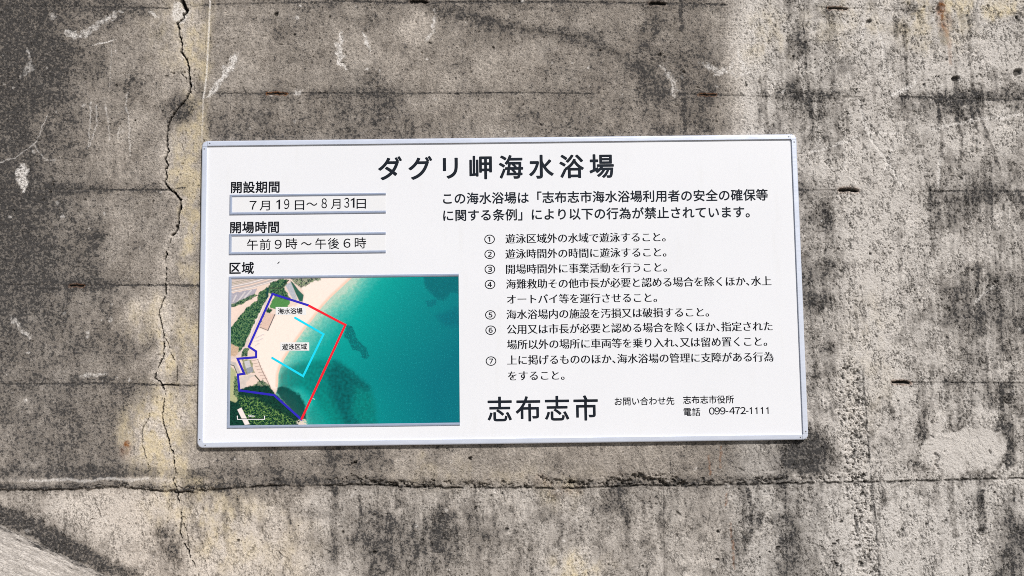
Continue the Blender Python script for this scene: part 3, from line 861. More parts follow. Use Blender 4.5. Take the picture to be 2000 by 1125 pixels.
rm = sstep(.94, .975, rid) * sstep(.47, .55, fbm(A / 30, B / 36, 82, 4)) * (1 - dirt_free) * (.12 + .88 * rgt)
H -= 2.4 * rm; crack = np.maximum(crack, .72 * rm)
H += 1.0 * (1 - sstep(.90, .955, rid)) * 0 + .5 * sstep(.86, .95, rid) * sstep(.50, .58, fbm(A / 30, B / 36, 82, 4)) * rgt
mp = sstep(.75, .82, vn(A / 3.3, B / 3.7, 90)) * (.12 + .75 * sstep(.40, .60, fbm(A / 38, B / 44, 91, 4))) * (1 - .8 * dirt_free)
mp = np.maximum(mp, sstep(.74, .80, vn(A / 5.2, B / 5.6, 92)) * sstep(.42, .56, fbm(A / 50, B / 44, 93, 4)) * (1 - .8 * dirt_free))
H -= 2.0 * mp; crack = np.maximum(crack, .5 * mp)  # micro pits, with the shade inside them painted on
cloud = fbm(A / 55, B / 65, 83, 6, .65)
tone = tone - (1.9 * sstep(.48, .66, cloud) - .75) * (.40 + .60 * rgt)
mott = fbm(A / 11, B / 20, 84, 4, .65)
tone = tone - (mott - .5) * (2.4 + 2.2 * rgt) + .75 * sstep(1430, 1500, U) + .06 * rgt
flake = fbm(A / 20, B / 24, 68, 4); fl = sstep(.60, .63, flake)
H -= 1.0 * fl * (0.25 + .5 * sstep(1430, 1500, U) + .25 * sstep(900, 960, V))

inds = (x_hi - x_lo)
def stamp(x, y, r, el, ang, depth, cr):
    wx, wz = P2W(x, y)
    R = r * el * 0.00153 * 1.6 + 0.003
    i0, i1 = np.searchsorted(gx, [wx - R, wx + R]); j0, j1 = np.searchsorted(gz, [wz - R, wz + R])
    s = np.s_[j0:j1 + 1, i0:i1 + 1]
    du = (X[s] - wx) / 0.00153; dv = -(Z[s] - wz) / 0.00153
    c, sn = math.cos(ang), math.sin(ang)
    d = np.hypot((du * c + dv * sn) / (r * el), (-du * sn + dv * c) / r)
    f = 1 - sstep(.55, 1.15, d)
    H[s] -= depth * f
    crack[s] = np.maximum(crack[s], cr * f)  # painted shade inside the stamped pit


for k in range(4200):
    x, y = _rng.uniform(-40, 2040), _rng.uniform(-40, 1165)
    if 400 < x < 1550 and 290 < y < 850: continue
    right = x > 1440 or y > 950
    r = min(_rng.exponential(0.55) + 0.8, 3.4)
    if right:
        if _rng.random() < .45:
            stamp(x, y, r * .8, _rng.uniform(1.4, 3.6), math.radians(_rng.choice([62, 70, 85, 30]) + _rng.normal(0, 14)), r * 1.3, _rng.uniform(.2, .7))
        else:
            stamp(x, y, r * .9, 1.15, _rng.uniform(0, 3), r * 1.6, _rng.uniform(.3, .9))
    else:
        stamp(x, y, r * .8, _rng.uniform(1, 1.7), _rng.uniform(0, 3), r * 1.3, _rng.uniform(.1, .6))

# the part hidden behind the board must stay behind it
bx0, bz0 = -0.93, SIGN_Z - 0.49
H = np.minimum(H - 0.9, np.where((np.abs(X) < 0.93) & (np.abs(Z - SIGN_Z) < 0.475), -0.9, 6.0))
Yw = WALL_Y - H * 0.001
# far away parts of the wall fade to plain relief; then close the block behind
Yw[0, :] = Yw[-1, :] = 0.45; Yw[:, 0] = Yw[:, -1] = 0.45
Xw, Zw = X.copy(), Z.copy()
Xw[:, 0] = Xw[:, 1]; Xw[:, -1] = Xw[:, -2]; Zw[0, :] = Zw[1, :]; Zw[-1, :] = Zw[-2, :]
tone = 4.98 + (tone - 5.5) * 1.08
dirt = np.clip((7.3 - tone) / 6.6, 0.03, 0.64) * (1 - .6 * np.clip(dirt_free, 0, 1))
pale = np.clip((tone - 3.6) / 4.6, 0, 1)
speck = np.clip((6.1 - tone) / 5.6, 0, .64) * (1 - .8 * np.clip(dirt_free, 0, 1))
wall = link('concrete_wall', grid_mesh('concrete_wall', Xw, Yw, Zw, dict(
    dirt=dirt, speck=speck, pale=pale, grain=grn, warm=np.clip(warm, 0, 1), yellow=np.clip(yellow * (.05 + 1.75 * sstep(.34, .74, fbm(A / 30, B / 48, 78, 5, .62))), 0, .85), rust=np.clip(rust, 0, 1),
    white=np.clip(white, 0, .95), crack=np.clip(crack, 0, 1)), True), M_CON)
tag(wall, 'tall weathered grey concrete wall with black stains, formwork lines and a long jagged crack', 'wall')
#WALL_END

# ------------------------------------------------------------------ ramp at the lower left and the ground
def ramp():
    x0, z0 = P2W(-300, 880); x1, z1 = P2W(160, 1100)
    sl_ = (z1 - z0) / (x1 - x0)
    xs = np.concatenate([np.linspace(-4.0, -1.65, 60)[:-1], np.arange(-1.65, -0.9, 0.0035), np.linspace(-0.9, x1 - z1 / sl_ * 1.0, 60)[1:]])
    ys = np.arange(WALL_Y + 0.004, -0.62, -0.0035)
    x, y = np.meshgrid(xs, ys)
    top = np.maximum(z1 + (x - x1) * sl_, 0.004)
    a, b = x / .00153, y / .00153
    n1 = fbm(a / 5, b / 5, 20, 3) - .5; n2 = fbm(a / 40, b / 14, 21, 4) - .5
    z = top + (n1 * 4.5 + n2 * 9 + (fbm(a / 13, b / 9, 22, 3) - .5) * 5) * .001 - 0.004
    z = np.maximum(z, 0.003)
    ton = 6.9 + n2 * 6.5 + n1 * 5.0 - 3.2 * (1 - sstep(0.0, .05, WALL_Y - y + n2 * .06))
    # front skirt: last row drops to the ground
    x = np.vstack([x, x[-1:]]); y = np.vstack([y, y[-1:] - .001]); z = np.vstack([z, np.full_like(z[-1:], -.02)])
    ton = np.vstack([ton, ton[-1:]])
    zz = np.zeros_like(ton)
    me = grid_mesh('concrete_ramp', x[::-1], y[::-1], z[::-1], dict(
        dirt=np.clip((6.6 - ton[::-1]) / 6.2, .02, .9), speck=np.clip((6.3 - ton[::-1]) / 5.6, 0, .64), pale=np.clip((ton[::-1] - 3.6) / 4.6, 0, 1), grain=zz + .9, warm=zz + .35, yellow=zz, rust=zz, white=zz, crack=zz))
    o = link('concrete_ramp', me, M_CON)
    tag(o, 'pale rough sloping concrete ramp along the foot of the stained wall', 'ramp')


ramp()


def ground():
    n = NT("sandy_ground")
    nz = n.noise(3.0, 6.0, .6)
    n.set(Base_Color=n.mix(n.rng(nz, .3, .7), (0.11, 0.10, 0.09), (0.17, 0.16, 0.14)), Roughness=.95)
    n.bump(n.noise(60, 4, .6), .4, .01)
    bm = bmesh.new()
    R = 150
    vs = [bm.verts.new((sx * R, sy, 0)) for sx, sy in ((-1, -R), (1, -R), (1, R), (-1, R))]
    bm.faces.new(vs)
    tag(from_bm('ground', bm, n.m), kind='structure')


ground()

# ------------------------------------------------------------------ notice board
BW, BH = 1.8, 1.8 / 1.96
board = bpy.data.objects.new('notice_board', None)
COL.objects.link(board)
board.location = (0, 0, SIGN_Z)
board.empty_display_size = .1
tag(board, 'white beach notice board in an aluminium frame with black Japanese lettering and a bay map', 'notice board')


def S(px_, py_, y=FACE_Y):
    x, z = P2W(px_, py_, y)
    return x, z - SIGN_Z


def box_bm(bm, x0, x1, y0, y1, z0, z1):
    v = [bm.verts.new((x, y, z)) for x in (x0, x1) for y in (y0, y1) for z in (z0, z1)]
    for f in ((0, 1, 3, 2), (4, 6, 7, 5), (0, 4, 5, 1), (2, 3, 7, 6), (0, 2, 6, 4), (1, 5, 7, 3)):
        bm.faces.new([v[i] for i in f])


FWD = 0.0158            # width of a frame bar
# backing sheet
bm = bmesh.new()
i_ = 0.004
box_bm(bm, -BW / 2 + i_, BW / 2 - i_, FACE_Y, 0.0140, -BH / 2 + i_, BH / 2 - i_)
panel = from_bm('face_panel', bm, M_FACE, board)

# frame bars: rounded outer shoulder, flat front, square inner edge
PROF = [(0.0, 0.0155)] + [(0.0052 - 0.0052 * math.cos(a), 0.0052 - 0.0052 * math.sin(a)) for a in np.linspace(0, math.pi / 2, 9)] + \
       [(FWD - 0.0006, 0.0), (FWD, 0.0006), (FWD, FACE_Y + .0005)]
PROF = [(w, y) for w, y in PROF]


def bar(name, side, a, b):
    """side: top/bottom/left/right; a..b the extent along the bar"""
    bm = bmesh.new()
    rows = []
    for t in (a, b):
        r = []
        for w, y in PROF:
            if side == 'top': p = (t, y, BH / 2 - w)
            elif side == 'bottom': p = (t, y, -BH / 2 + w)
            elif side == 'left': p = (-BW / 2 + w, y, t)
            else: p = (BW / 2 - w, y, t)
            r.append(bm.verts.new(p))
        rows.append(r)
    for k in range(len(PROF) - 1):
        bm.faces.new((rows[0][k], rows[0][k + 1], rows[1][k + 1], rows[1][k]))
    for r in rows:
        bm.faces.new(r)
    bmesh.ops.recalc_face_normals(bm, faces=bm.faces[:])
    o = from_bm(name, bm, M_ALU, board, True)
    o.data.polygons[-1].use_smooth = o.data.polygons[-2].use_smooth = False
    o.data.set_sharp_from_angle(angle=math.radians(40))
    return o


CR = 0.0178              # corner cap size
e = 0.0006
bars = {'top': bar('frame_bar', 'top', -BW / 2 + CR + e, BW / 2 - CR - e),
        'bottom': bar('frame_bar', 'bottom', -BW / 2 + CR + e, BW / 2 - CR - e),
        'left': bar('frame_bar', 'left', -BH / 2 + CR + e, BH / 2 - CR - e),
        'right': bar('frame_bar', 'right', -BH / 2 + CR + e, BH / 2 - CR - e)}


def corner(sx, sz):
    bm = bmesh.new()
    cx, cz = sx * (BW / 2 - CR), sz * (BH / 2 - CR)
    rings = []
    for th in np.linspace(0, math.pi / 2, 13):
        r = []
        for w, y in PROF[:-2]:
            rad = CR - w
            if w > FWD - .001: rad = CR - FWD
            r.append(bm.verts.new((cx + sx * rad * math.cos(th), y - 0.0003 if y < .01 else y, cz + sz * rad * math.sin(th))))
        rings.append(r)
    for i in range(len(rings) - 1):
        for k in range(len(rings[0]) - 1):
            bm.faces.new((rings[i][k], rings[i][k + 1], rings[i + 1][k + 1], rings[i + 1][k]))
    c0 = bm.verts.new((cx, -0.0003, cz))
    for i in range(len(rings) - 1):
        bm.faces.new((rings[i][-1], c0, rings[i + 1][-1]))
    bmesh.ops.recalc_face_normals(bm, faces=bm.faces[:])
    if bm.faces[-1].normal.y > 0:
        bmesh.ops.reverse_faces(bm, faces=bm.faces[:])
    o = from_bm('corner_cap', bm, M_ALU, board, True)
    o.data.set_sharp_from_angle(angle=math.radians(40))
    return o


def screw(x, z, parent):
    bm = bmesh.new()
    bmesh.ops.create_cone(bm, cap_ends=True, segments=20, radius1=.0028, radius2=.0020, depth=.0010,
                          matrix=Matrix.Translation((x, -.0005, z)) @ Matrix.Rotation(math.pi / 2, 4, 'X'))
    o = from_bm('screw', bm, M_STEEL, parent)
    bm = bmesh.new()
    bmesh.ops.create_cone(bm, cap_ends=True, segments=14, radius1=.0013, radius2=.0011, depth=.0006,
                          matrix=Matrix.Translation((x + .0001, -.00105, z - .0001)) @ Matrix.Rotation(math.pi / 2, 4, 'X'))
    me = bpy.data.meshes.new('r'); bm.to_mesh(me); bm.free()
    off = len(o.data.vertices)
    b2 = bmesh.new(); b2.from_mesh(o.data); n0 = len(b2.faces); b2.from_mesh(me)
    b2.faces.ensure_lookup_table()
    for f in b2.faces[n0:]: f.material_index = 1
    b2.to_mesh(o.data); b2.free()
    o.data.materials.append(M_DARK)
    return o


for sx in (-1, 1):
    for sz in (-1, 1):
        corner(sx, sz)
        hb = bars['top' if sz > 0 else 'bottom']; vb = bars['left' if sx < 0 else 'right']
        screw(sx * (BW / 2 - CR - .0065), sz * (BH / 2 - .0082), hb)
        screw(sx * (BW / 2 - .0082), sz * (BH / 2 - CR - .0072), vb)

# ------------------------------------------------------------------ lettering
RULES = [
    ("遊泳区域外の水域で遊泳すること。", 987.3, 1299.7, 464.4),
    ("遊泳時間外の時間に遊泳すること。", 987.3, 1301.2, 494.0),
    ("開場時間外に事業活動を行うこと。", 988.6, 1302.1, 523.7),
    ("海難救助その他市長が必要と認める場合を除くほか、水上", 988.6, 1506.4, 551.6),
    ("オートバイ等を運行させること。", 990.4, 1282.9, 582.7),
    ("海水浴場内の施設を汚損又は破損すること。", 989.5, 1384.5, 611.7),
    ("公用又は市長が必要と認める場合を除くほか、指定された", 990.0, 1508.6, 640.0),
    ("場所以外の場所に車両等を乗り入れ、又は留め置くこと。", 990.4, 1498.0, 669.7),
    ("上に掲げるもののほか、海水浴場の管理に支障がある行為", 991.0, 1510.4, 700.0),
    ("をすること。", 992.5, 1102.3, 733.4)]
NUMS = [("①", 956.2, 466.8), ("②", 956.5, 496.1), ("③", 956.8, 525.4), ("④", 957.1, 555.0), ("⑤", 957.8, 614.5), ("⑥", 958.4, 644.4), ("⑦", 959.0, 704.7)]
#       text, ink left, ink right, centre y (photo px), em px, weight offset, mincho, material
LINES = [
    ("title_character", "ダ|グ|リ|岬|海|水|浴|場", 739.5, 1198.0, 326.5, 49.5, .021, 0, 'n'),
    ("paragraph_lettering", "この海水浴場は|「志布志市海水浴場利用者の安全の確保等", 865.8, 1499.4, 384.0, 24.4, .018, 0, 'n'),
    ("paragraph_lettering", "に関する条例」|により以下の行為が禁止されています。", 866.0, 1464.0, 417.2, 24.4, .018, 0, 'n'),
    ("heading_lettering", "開設期間", 451.6, 545.6, 365.4, 24.4, .021, 0, 'k'),
    ("heading_lettering", "開場時間", 450.0, 544.4, 443.8, 24.4, .021, 0, 'k'),
    ("heading_lettering", "区域", 448.6, 495.4, 523.4, 24.8, .021, 0, 'k'),
    ("city_name_lettering", "志布志市", 952.8, 1167.2, 798.0, 51.5, .014, 0, 'n'),
    ("contact_lettering", "お問い合わせ先", 1200.7, 1317.0, 783.3, 17.0, .012, 0, 'k'),
    ("contact_lettering", "志布志市役所", 1334.4, 1433.2, 780.4, 16.8, .012, 0, 'k'),
    ("contact_lettering", "電話", 1335.4, 1367.5, 804.4, 16.8, .012, 0, 'k')]
for r in RULES:
    LINES.append(("rule_lettering", r[0], r[1], r[2], r[3], 20.6, .020, .006, 'k'))

SLOT_A = [("７", 487.4, 501.0, 400.6, 23, 0.004), ("月", 507.0, 527.0, 401.0, 22, 0.005), ("日", 576.0, 594.0, 400.0, 22.5, 0.005), ("～", 598.6, 619.6, 398.6, 23, 0.005),
          ("月", 646.6, 665.0, 398.0, 22, 0.005), ("日", 696.6, 714.6, 397.4, 22.5, 0.005)]
SLOT_A_NUM = [("1", 540.0, 547.0, 399.0, 19.5), ("9", 555.0, 565.0, 398.6, 19.5), ("8", 628.0, 638.4, 397.0, 19.5), ("3", 672.4, 682.0, 396.0, 19.5), ("1", 685.0, 692.4, 395.8, 19.5)]
SLOT_B = [("午前", 482.6, 528.4, 477.6, 23.5, 0.005), ("９", 536.6, 550.0, 476.8, 23.5, 0.005), ("時", 558.6, 580.6, 476.0, 23.5, 0.005), ("～", 588.0, 608.6, 476.0, 23, 0.005),
          ("午後", 616.0, 662.4, 475.6, 23.5, 0.005), ("６", 671.0, 684.4, 474.6, 23.5, 0.005), ("時", 693.0, 715.0, 474.4, 23.5, 0.005)]
MAPLAB = [("海水浴場", 543.0, 590.7, 607.6, 12.4, .018), ("遊泳区域", 551.4, 599.2, 677.0, 12.4, .018)]

CH = []
for t in [l[1] for l in LINES] + [n_[0] for n_ in NUMS] + [s_[0] for s_ in SLOT_A + SLOT_B + MAPLAB]:
    for c in t:
        if c not in CH and c != '|': CH.append(c)
CH += [c for c in "０２３４５６７８９" if c not in CH]


def outlines(text):
    c = bpy.data.curves.new("glyphs", 'FONT')
    c.body = text
    o = bpy.data.objects.new("glyphs", c)
    COL.objects.link(o)
    dg = bpy.context.evaluated_depsgraph_get()
    cu = o.to_curve(dg)
    out = []
    for s in cu.splines:
        pts = [(tuple(p.handle_left)[:2], tuple(p.co)[:2], tuple(p.handle_right)[:2]) for p in s.bezier_points]
        out.append((s.character_index, np.array(pts)))
    o.to_curve_clear()
    bpy.data.objects.remove(o)
    bpy.data.curves.remove(c)
    return out


GLYPH = {c: [] for c in CH}
for ci, p in outlines("".join(CH)):
    q = p.copy(); q[:, :, 0] -= ci
    GLYPH[CH[ci]].append(q)
_one = np.array([(.27, .73), (.08, .58), (.08, .49), (.195, .575), (.195, 0), (.28, 0), (.28, .73)])


def digits(text):
    '''figures; the one is drawn without a foot, the rest come from the full-width set'''
    out, x = [], 0.0
    for c in text:
        if c == '1':
            g = [np.stack([_one, _one, _one], 1)]
            a = .56
        elif c == '-':
            b = np.array([(.05, .25), (.05, .32), (.30, .32), (.30, .25)])
            g = [np.stack([b, b, b], 1)]; a = .36
        else:
            g = GLYPH[chr(ord(c) + 0xFEE0)] if c.isdigit() else [p for _, p in outlines(c)]
            lo, hi = ink(g)
            g = [p - np.array([lo[0] - .05, 0]) for p in g]
            a = .56 if c.isdigit() else hi[0] - lo[0] + .1
        for p in g:
            q = p.copy(); q[:, :, 0] += x; out.append(q)
        x += a
    return out


def embolden(g, dx, dy):
    """move outlines outwards by dx, dy (em); a negative dy narrows only the horizontal strokes, as in a Ming typeface"""
    area_ = 0
    for p in g:
        c = p[:, 1]; n = np.roll(c, -1, 0)
        area_ += (c[:, 0] * n[:, 1] - n[:, 0] * c[:, 1]).sum()
    sg = 1 if area_ > 0 else -1
    out = []
    for p in g:
        a = p[:, 1] - p[:, 0]; b = p[:, 2] - p[:, 1]
        pv = np.roll(p[:, 1], 1, 0); nx = np.roll(p[:, 1], -1, 0)
        a = np.where(np.abs(a).sum(1, keepdims=True) < 1e-5, p[:, 1] - pv, a)
        b = np.where(np.abs(b).sum(1, keepdims=True) < 1e-5, nx - p[:, 1], b)
        a = a / (np.linalg.norm(a, axis=1, keepdims=True) + 1e-9); b = b / (np.linalg.norm(b, axis=1, keepdims=True) + 1e-9)
        t = a + b
        L = np.linalg.norm(t, axis=1) + 1e-9
        nx_, ny_ = t[:, 1] * sg / L, -t[:, 0] * sg / L
        q = p.copy()
        q[:, :, 0] += (np.clip(nx_ * 1.38, -1, 1) * dx)[:, None]
        q[:, :, 1] += (np.clip(ny_ * 1.38, -1, 1) * dy)[:, None]
        out.append(q)
    return out


def ink(g):
    a = np.concatenate([p[:, 1] for p in g])
    return a.min(0), a.max(0)


def curve_mesh(name, splines, mat, parent, y, bold=0.0, boldy=None):
    cu = bpy.data.curves.new(name, 'CURVE')
    cu.dimensions = '2D'
    cu.fill_mode = 'FRONT'
    cu.resolution_u = 5
    for p in splines:
        s = cu.splines.new('BEZIER')
        s.bezier_points.add(len(p) - 1)
        s.use_cyclic_u = True
        for k, bp in enumerate(s.bezier_points):
            bp.handle_left_type = bp.handle_right_type = 'FREE'
            bp.co = (*p[k, 1], 0); bp.handle_left = (*p[k, 0], 0); bp.handle_right = (*p[k, 2], 0)
    o = bpy.data.objects.new("tmp", cu)
    COL.objects.link(o)
    dg = bpy.context.evaluated_depsgraph_get()
    me = bpy.data.meshes.new_from_object(o.evaluated_get(dg))
    bpy.data.objects.remove(o); bpy.data.curves.remove(cu)
    n = len(me.vertices)
    co = np.empty(n * 3, np.float32); me.vertices.foreach_get("co", co)
    co = co.reshape(-1, 3)
    z = co[:, 1].copy(); co[:, 1] = y; co[:, 2] = z
    if bold > 0:                           # heavier weight: a few plies of the letter, a hair apart
        by = bold if boldy is None else boldy
        fs = [tuple(p.vertices) for p in me.polygons]
        sh = [(0, 0), (1, 0), (-1, 0), (0, 1), (0, -1), (.72, .72), (-.72, .72), (.72, -.72), (-.72, -.72)] if by > 0 else [(0, 0), (1, 0), (-1, 0)]
        vs, ff = [], []
        for k, (a, b) in enumerate(sh):
            vs.append(co + np.array([a * bold, -k * 8e-6, b * by]))
            ff += [tuple(i + k * n for i in f) for f in fs]
        bpy.data.meshes.remove(me)
        me = bpy.data.meshes.new(name)
        me.from_pydata(np.concatenate(vs).tolist(), [], ff)
    else:
        me.vertices.foreach_set("co", co.ravel())
    me.update()
    me.name = name
    if len(me.polygons) and me.polygons[0].normal.y > 0:
        me.flip_normals()
    return link(name, me, mat, parent)


def full_line(name, text, xl, xr, yc, em, off, ming, mat, parent, y=FACE_Y - .0003):
    """sets a line of full-width characters; pitch follows from the measured ink ends"""
    (X0, zc0), (X1, zc1) = S(xl, yc, y), S(xr, yc, y)
    xm, zm = S((xl + xr) / 2, yc, y)
    k = (S((xl + xr) / 2 + 10, yc, y)[0] - S((xl + xr) / 2 - 10, yc, y)[0]) / 20
    s = em * k
    brk, text2 = [], ''
    for c in text:
        if c == '|': brk.append(len(text2))
        else: text2 += c
    text = text2
    gl = [GLYPH[c] for c in text]
    adv, pos = 0.0, []
    for c in text:
        pos.append(adv)
        adv += 0.5 if (c == '、') else 1.0
    l0 = ink(gl[0])[0][0] * s; r1 = ink(gl[-1])[1][0] * s
    pitch = ((X1 - r1) - (X0 - l0)) / pos[-1] if len(text) > 1 else s
    if len(text) == 1:
        w = ink(gl[0])[1][0] - ink(gl[0])[0][0]
    x0 = X0 - l0
    sp, out = [], []
    for ci, (c, g, a) in enumerate(zip(text, gl, pos)):
        if ci in brk:
            curve_mesh(name, sp, mat, parent, y, max(off, 0) * s, 0.0 if ming else None)
            sp = []
        g = embolden(g, min(off, 0), min(off, 0) - ming) if (off < 0 or ming) else g
        sx = s
        for p in g:
            q = p.copy()
            if len(text) == 1:
                sx = (X1 - X0) / w
            q[:, :, 0] = x0 + pitch * a + q[:, :, 0] * sx if len(text) > 1 else X0 + (q[:, :, 0] - ink(g)[0][0]) * sx
            q[:, :, 1] = zm + (q[:, :, 1] - 0.38) * s
            sp.append(q)
    return curve_mesh(name, sp, mat, parent, y, max(off, 0) * s, 0.0 if ming else None)


def latin(name, text, xl, xr, yc, hpx, off, mat, parent, y=FACE_Y - .0003, squeeze=True):
    g = digits(text)
    lo, hi = ink(g)
    X0, _ = S(xl, yc, y); X1, zm = S(xr, yc, y); _, zm = S((xl + xr) / 2, yc, y)
    k = (S(xl + 10, yc, y)[0] - S(xl - 10, yc, y)[0]) / 20
    sx = (X1 - X0) / (hi[0] - lo[0]); sz = hpx * k / (hi[1] - lo[1])
    sp = []
    for p in g:
        q = p.copy()
        q[:, :, 0] = X0 + (q[:, :, 0] - lo[0]) * sx
        q[:, :, 1] = zm + (q[:, :, 1] - (lo[1] + hi[1]) / 2) * sz
        sp.append(q)
    return curve_mesh(name, sp, mat, parent, y, max(off, 0) * sz)


for (nm, tx, xl, xr, yc, em, off, mg, mk) in LINES:
    full_line(nm, tx, xl, xr, yc, em, off, mg, M_INK2 if mk == 'n' else M_INK, panel)
for tx, xc, yc in NUMS:
    full_line("rule_number", tx, xc - 10.1, xc + 10.1, yc, 21.6, .010, 0, M_INK, panel)
latin("telephone_number_lettering", "099-472-1111", 1385.0, 1500.9, 802.0, 13.6, .012, M_INK, panel)

# ------------------------------------------------------------------ slide-in holders
def holder(name, xl, xr, yt_l, yb_l, yt_r, yb_r, bw=5.0, proud=.0036):
    """three bevelled rails, open on the right; corners measured on the photo. returns the empty-free part and its opening"""
    za = (S(xl, yt_l)[1] + S(xr, yt_r)[1]) / 2; zb = (S(xl, yb_l)[1] + S(xr, yb_r)[1]) / 2
    xa = (S(xl, yt_l)[0] + S(xl, yb_l)[0]) / 2; xb = S(xr, (yt_r + yb_r) / 2)[0]
    w = bw * .00153
    prof = [(0, FACE_Y + .0005), (0, FACE_Y - proud * .55), (w * .22, FACE_Y - proud), (w * .62, FACE_Y - proud), (w, FACE_Y - proud * .35), (w, FACE_Y - .0006)]
    bm = bmesh.new()
    path = [(xb, za, 0, -1), (xa, za, 1, -1), (xa, zb, 1, 1), (xb, zb, 0, 1)]
    rings = []
    for (x, z, dx, dz) in path:
        rings.append([bm.verts.new((x + dx * p[0], p[1], z + dz * p[0])) for p in prof])
    for i in range(3):
        for k in range(len(prof) - 1):
            bm.faces.new((rings[i][k], rings[i][k + 1], rings[i + 1][k + 1], rings[i + 1][k]))
    bm.faces.new(rings[0]); bm.faces.new(rings[3])
    bmesh.ops.recalc_face_normals(bm, faces=bm.faces[:])
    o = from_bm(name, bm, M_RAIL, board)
    return o, (xa + w * .9, xb - .0004, zb + w * .9, za - w * .9)


def insert(parent, op, name='insert_sheet', mat=None):
    bm = bmesh.new()
    box_bm(bm, op[0], op[1], FACE_Y - .0007, FACE_Y - .0001, op[2], op[3])
    return from_bm(name, bm, mat or M_INSERT, parent)


ha, opa = holder('season_holder', 448.8, 753.6, 381.2, 420.8, 375.8, 415.4)
insert(ha, opa)
hb_, opb = holder('hours_holder', 447.6, 753.4, 457.6, 498.0, 453.0, 493.6)
insert(hb_, opb)
YI = FACE_Y - .0010
for t in SLOT_A:
    full_line("date_lettering", t[0], t[1], t[2], t[3], t[4], t[5], 0, M_INK, ha, YI)
for t in SLOT_A_NUM:
    latin("date_lettering", t[0], t[1], t[2], t[3], t[4], .004, M_INK, ha, YI)
for t in SLOT_B:
    full_line("hours_lettering", t[0], t[1], t[2], t[3], t[4], t[5], 0, M_INK, hb_, YI)

# ------------------------------------------------------------------ the aerial map
mapf, opm = holder('map_holder', 445.4, 897.2, 540.2, 834.6, 534.6, 832.8, 5.4)


def lin(c):
    c = np.array(c, float) / 255
    return np.where(c <= .04045, c / 12.92, ((c + .055) / 1.055) ** 2.4) * 0.93


def MP(mx, my):
    return 430 + mx / 3.5167, 520 + my / 3.5167


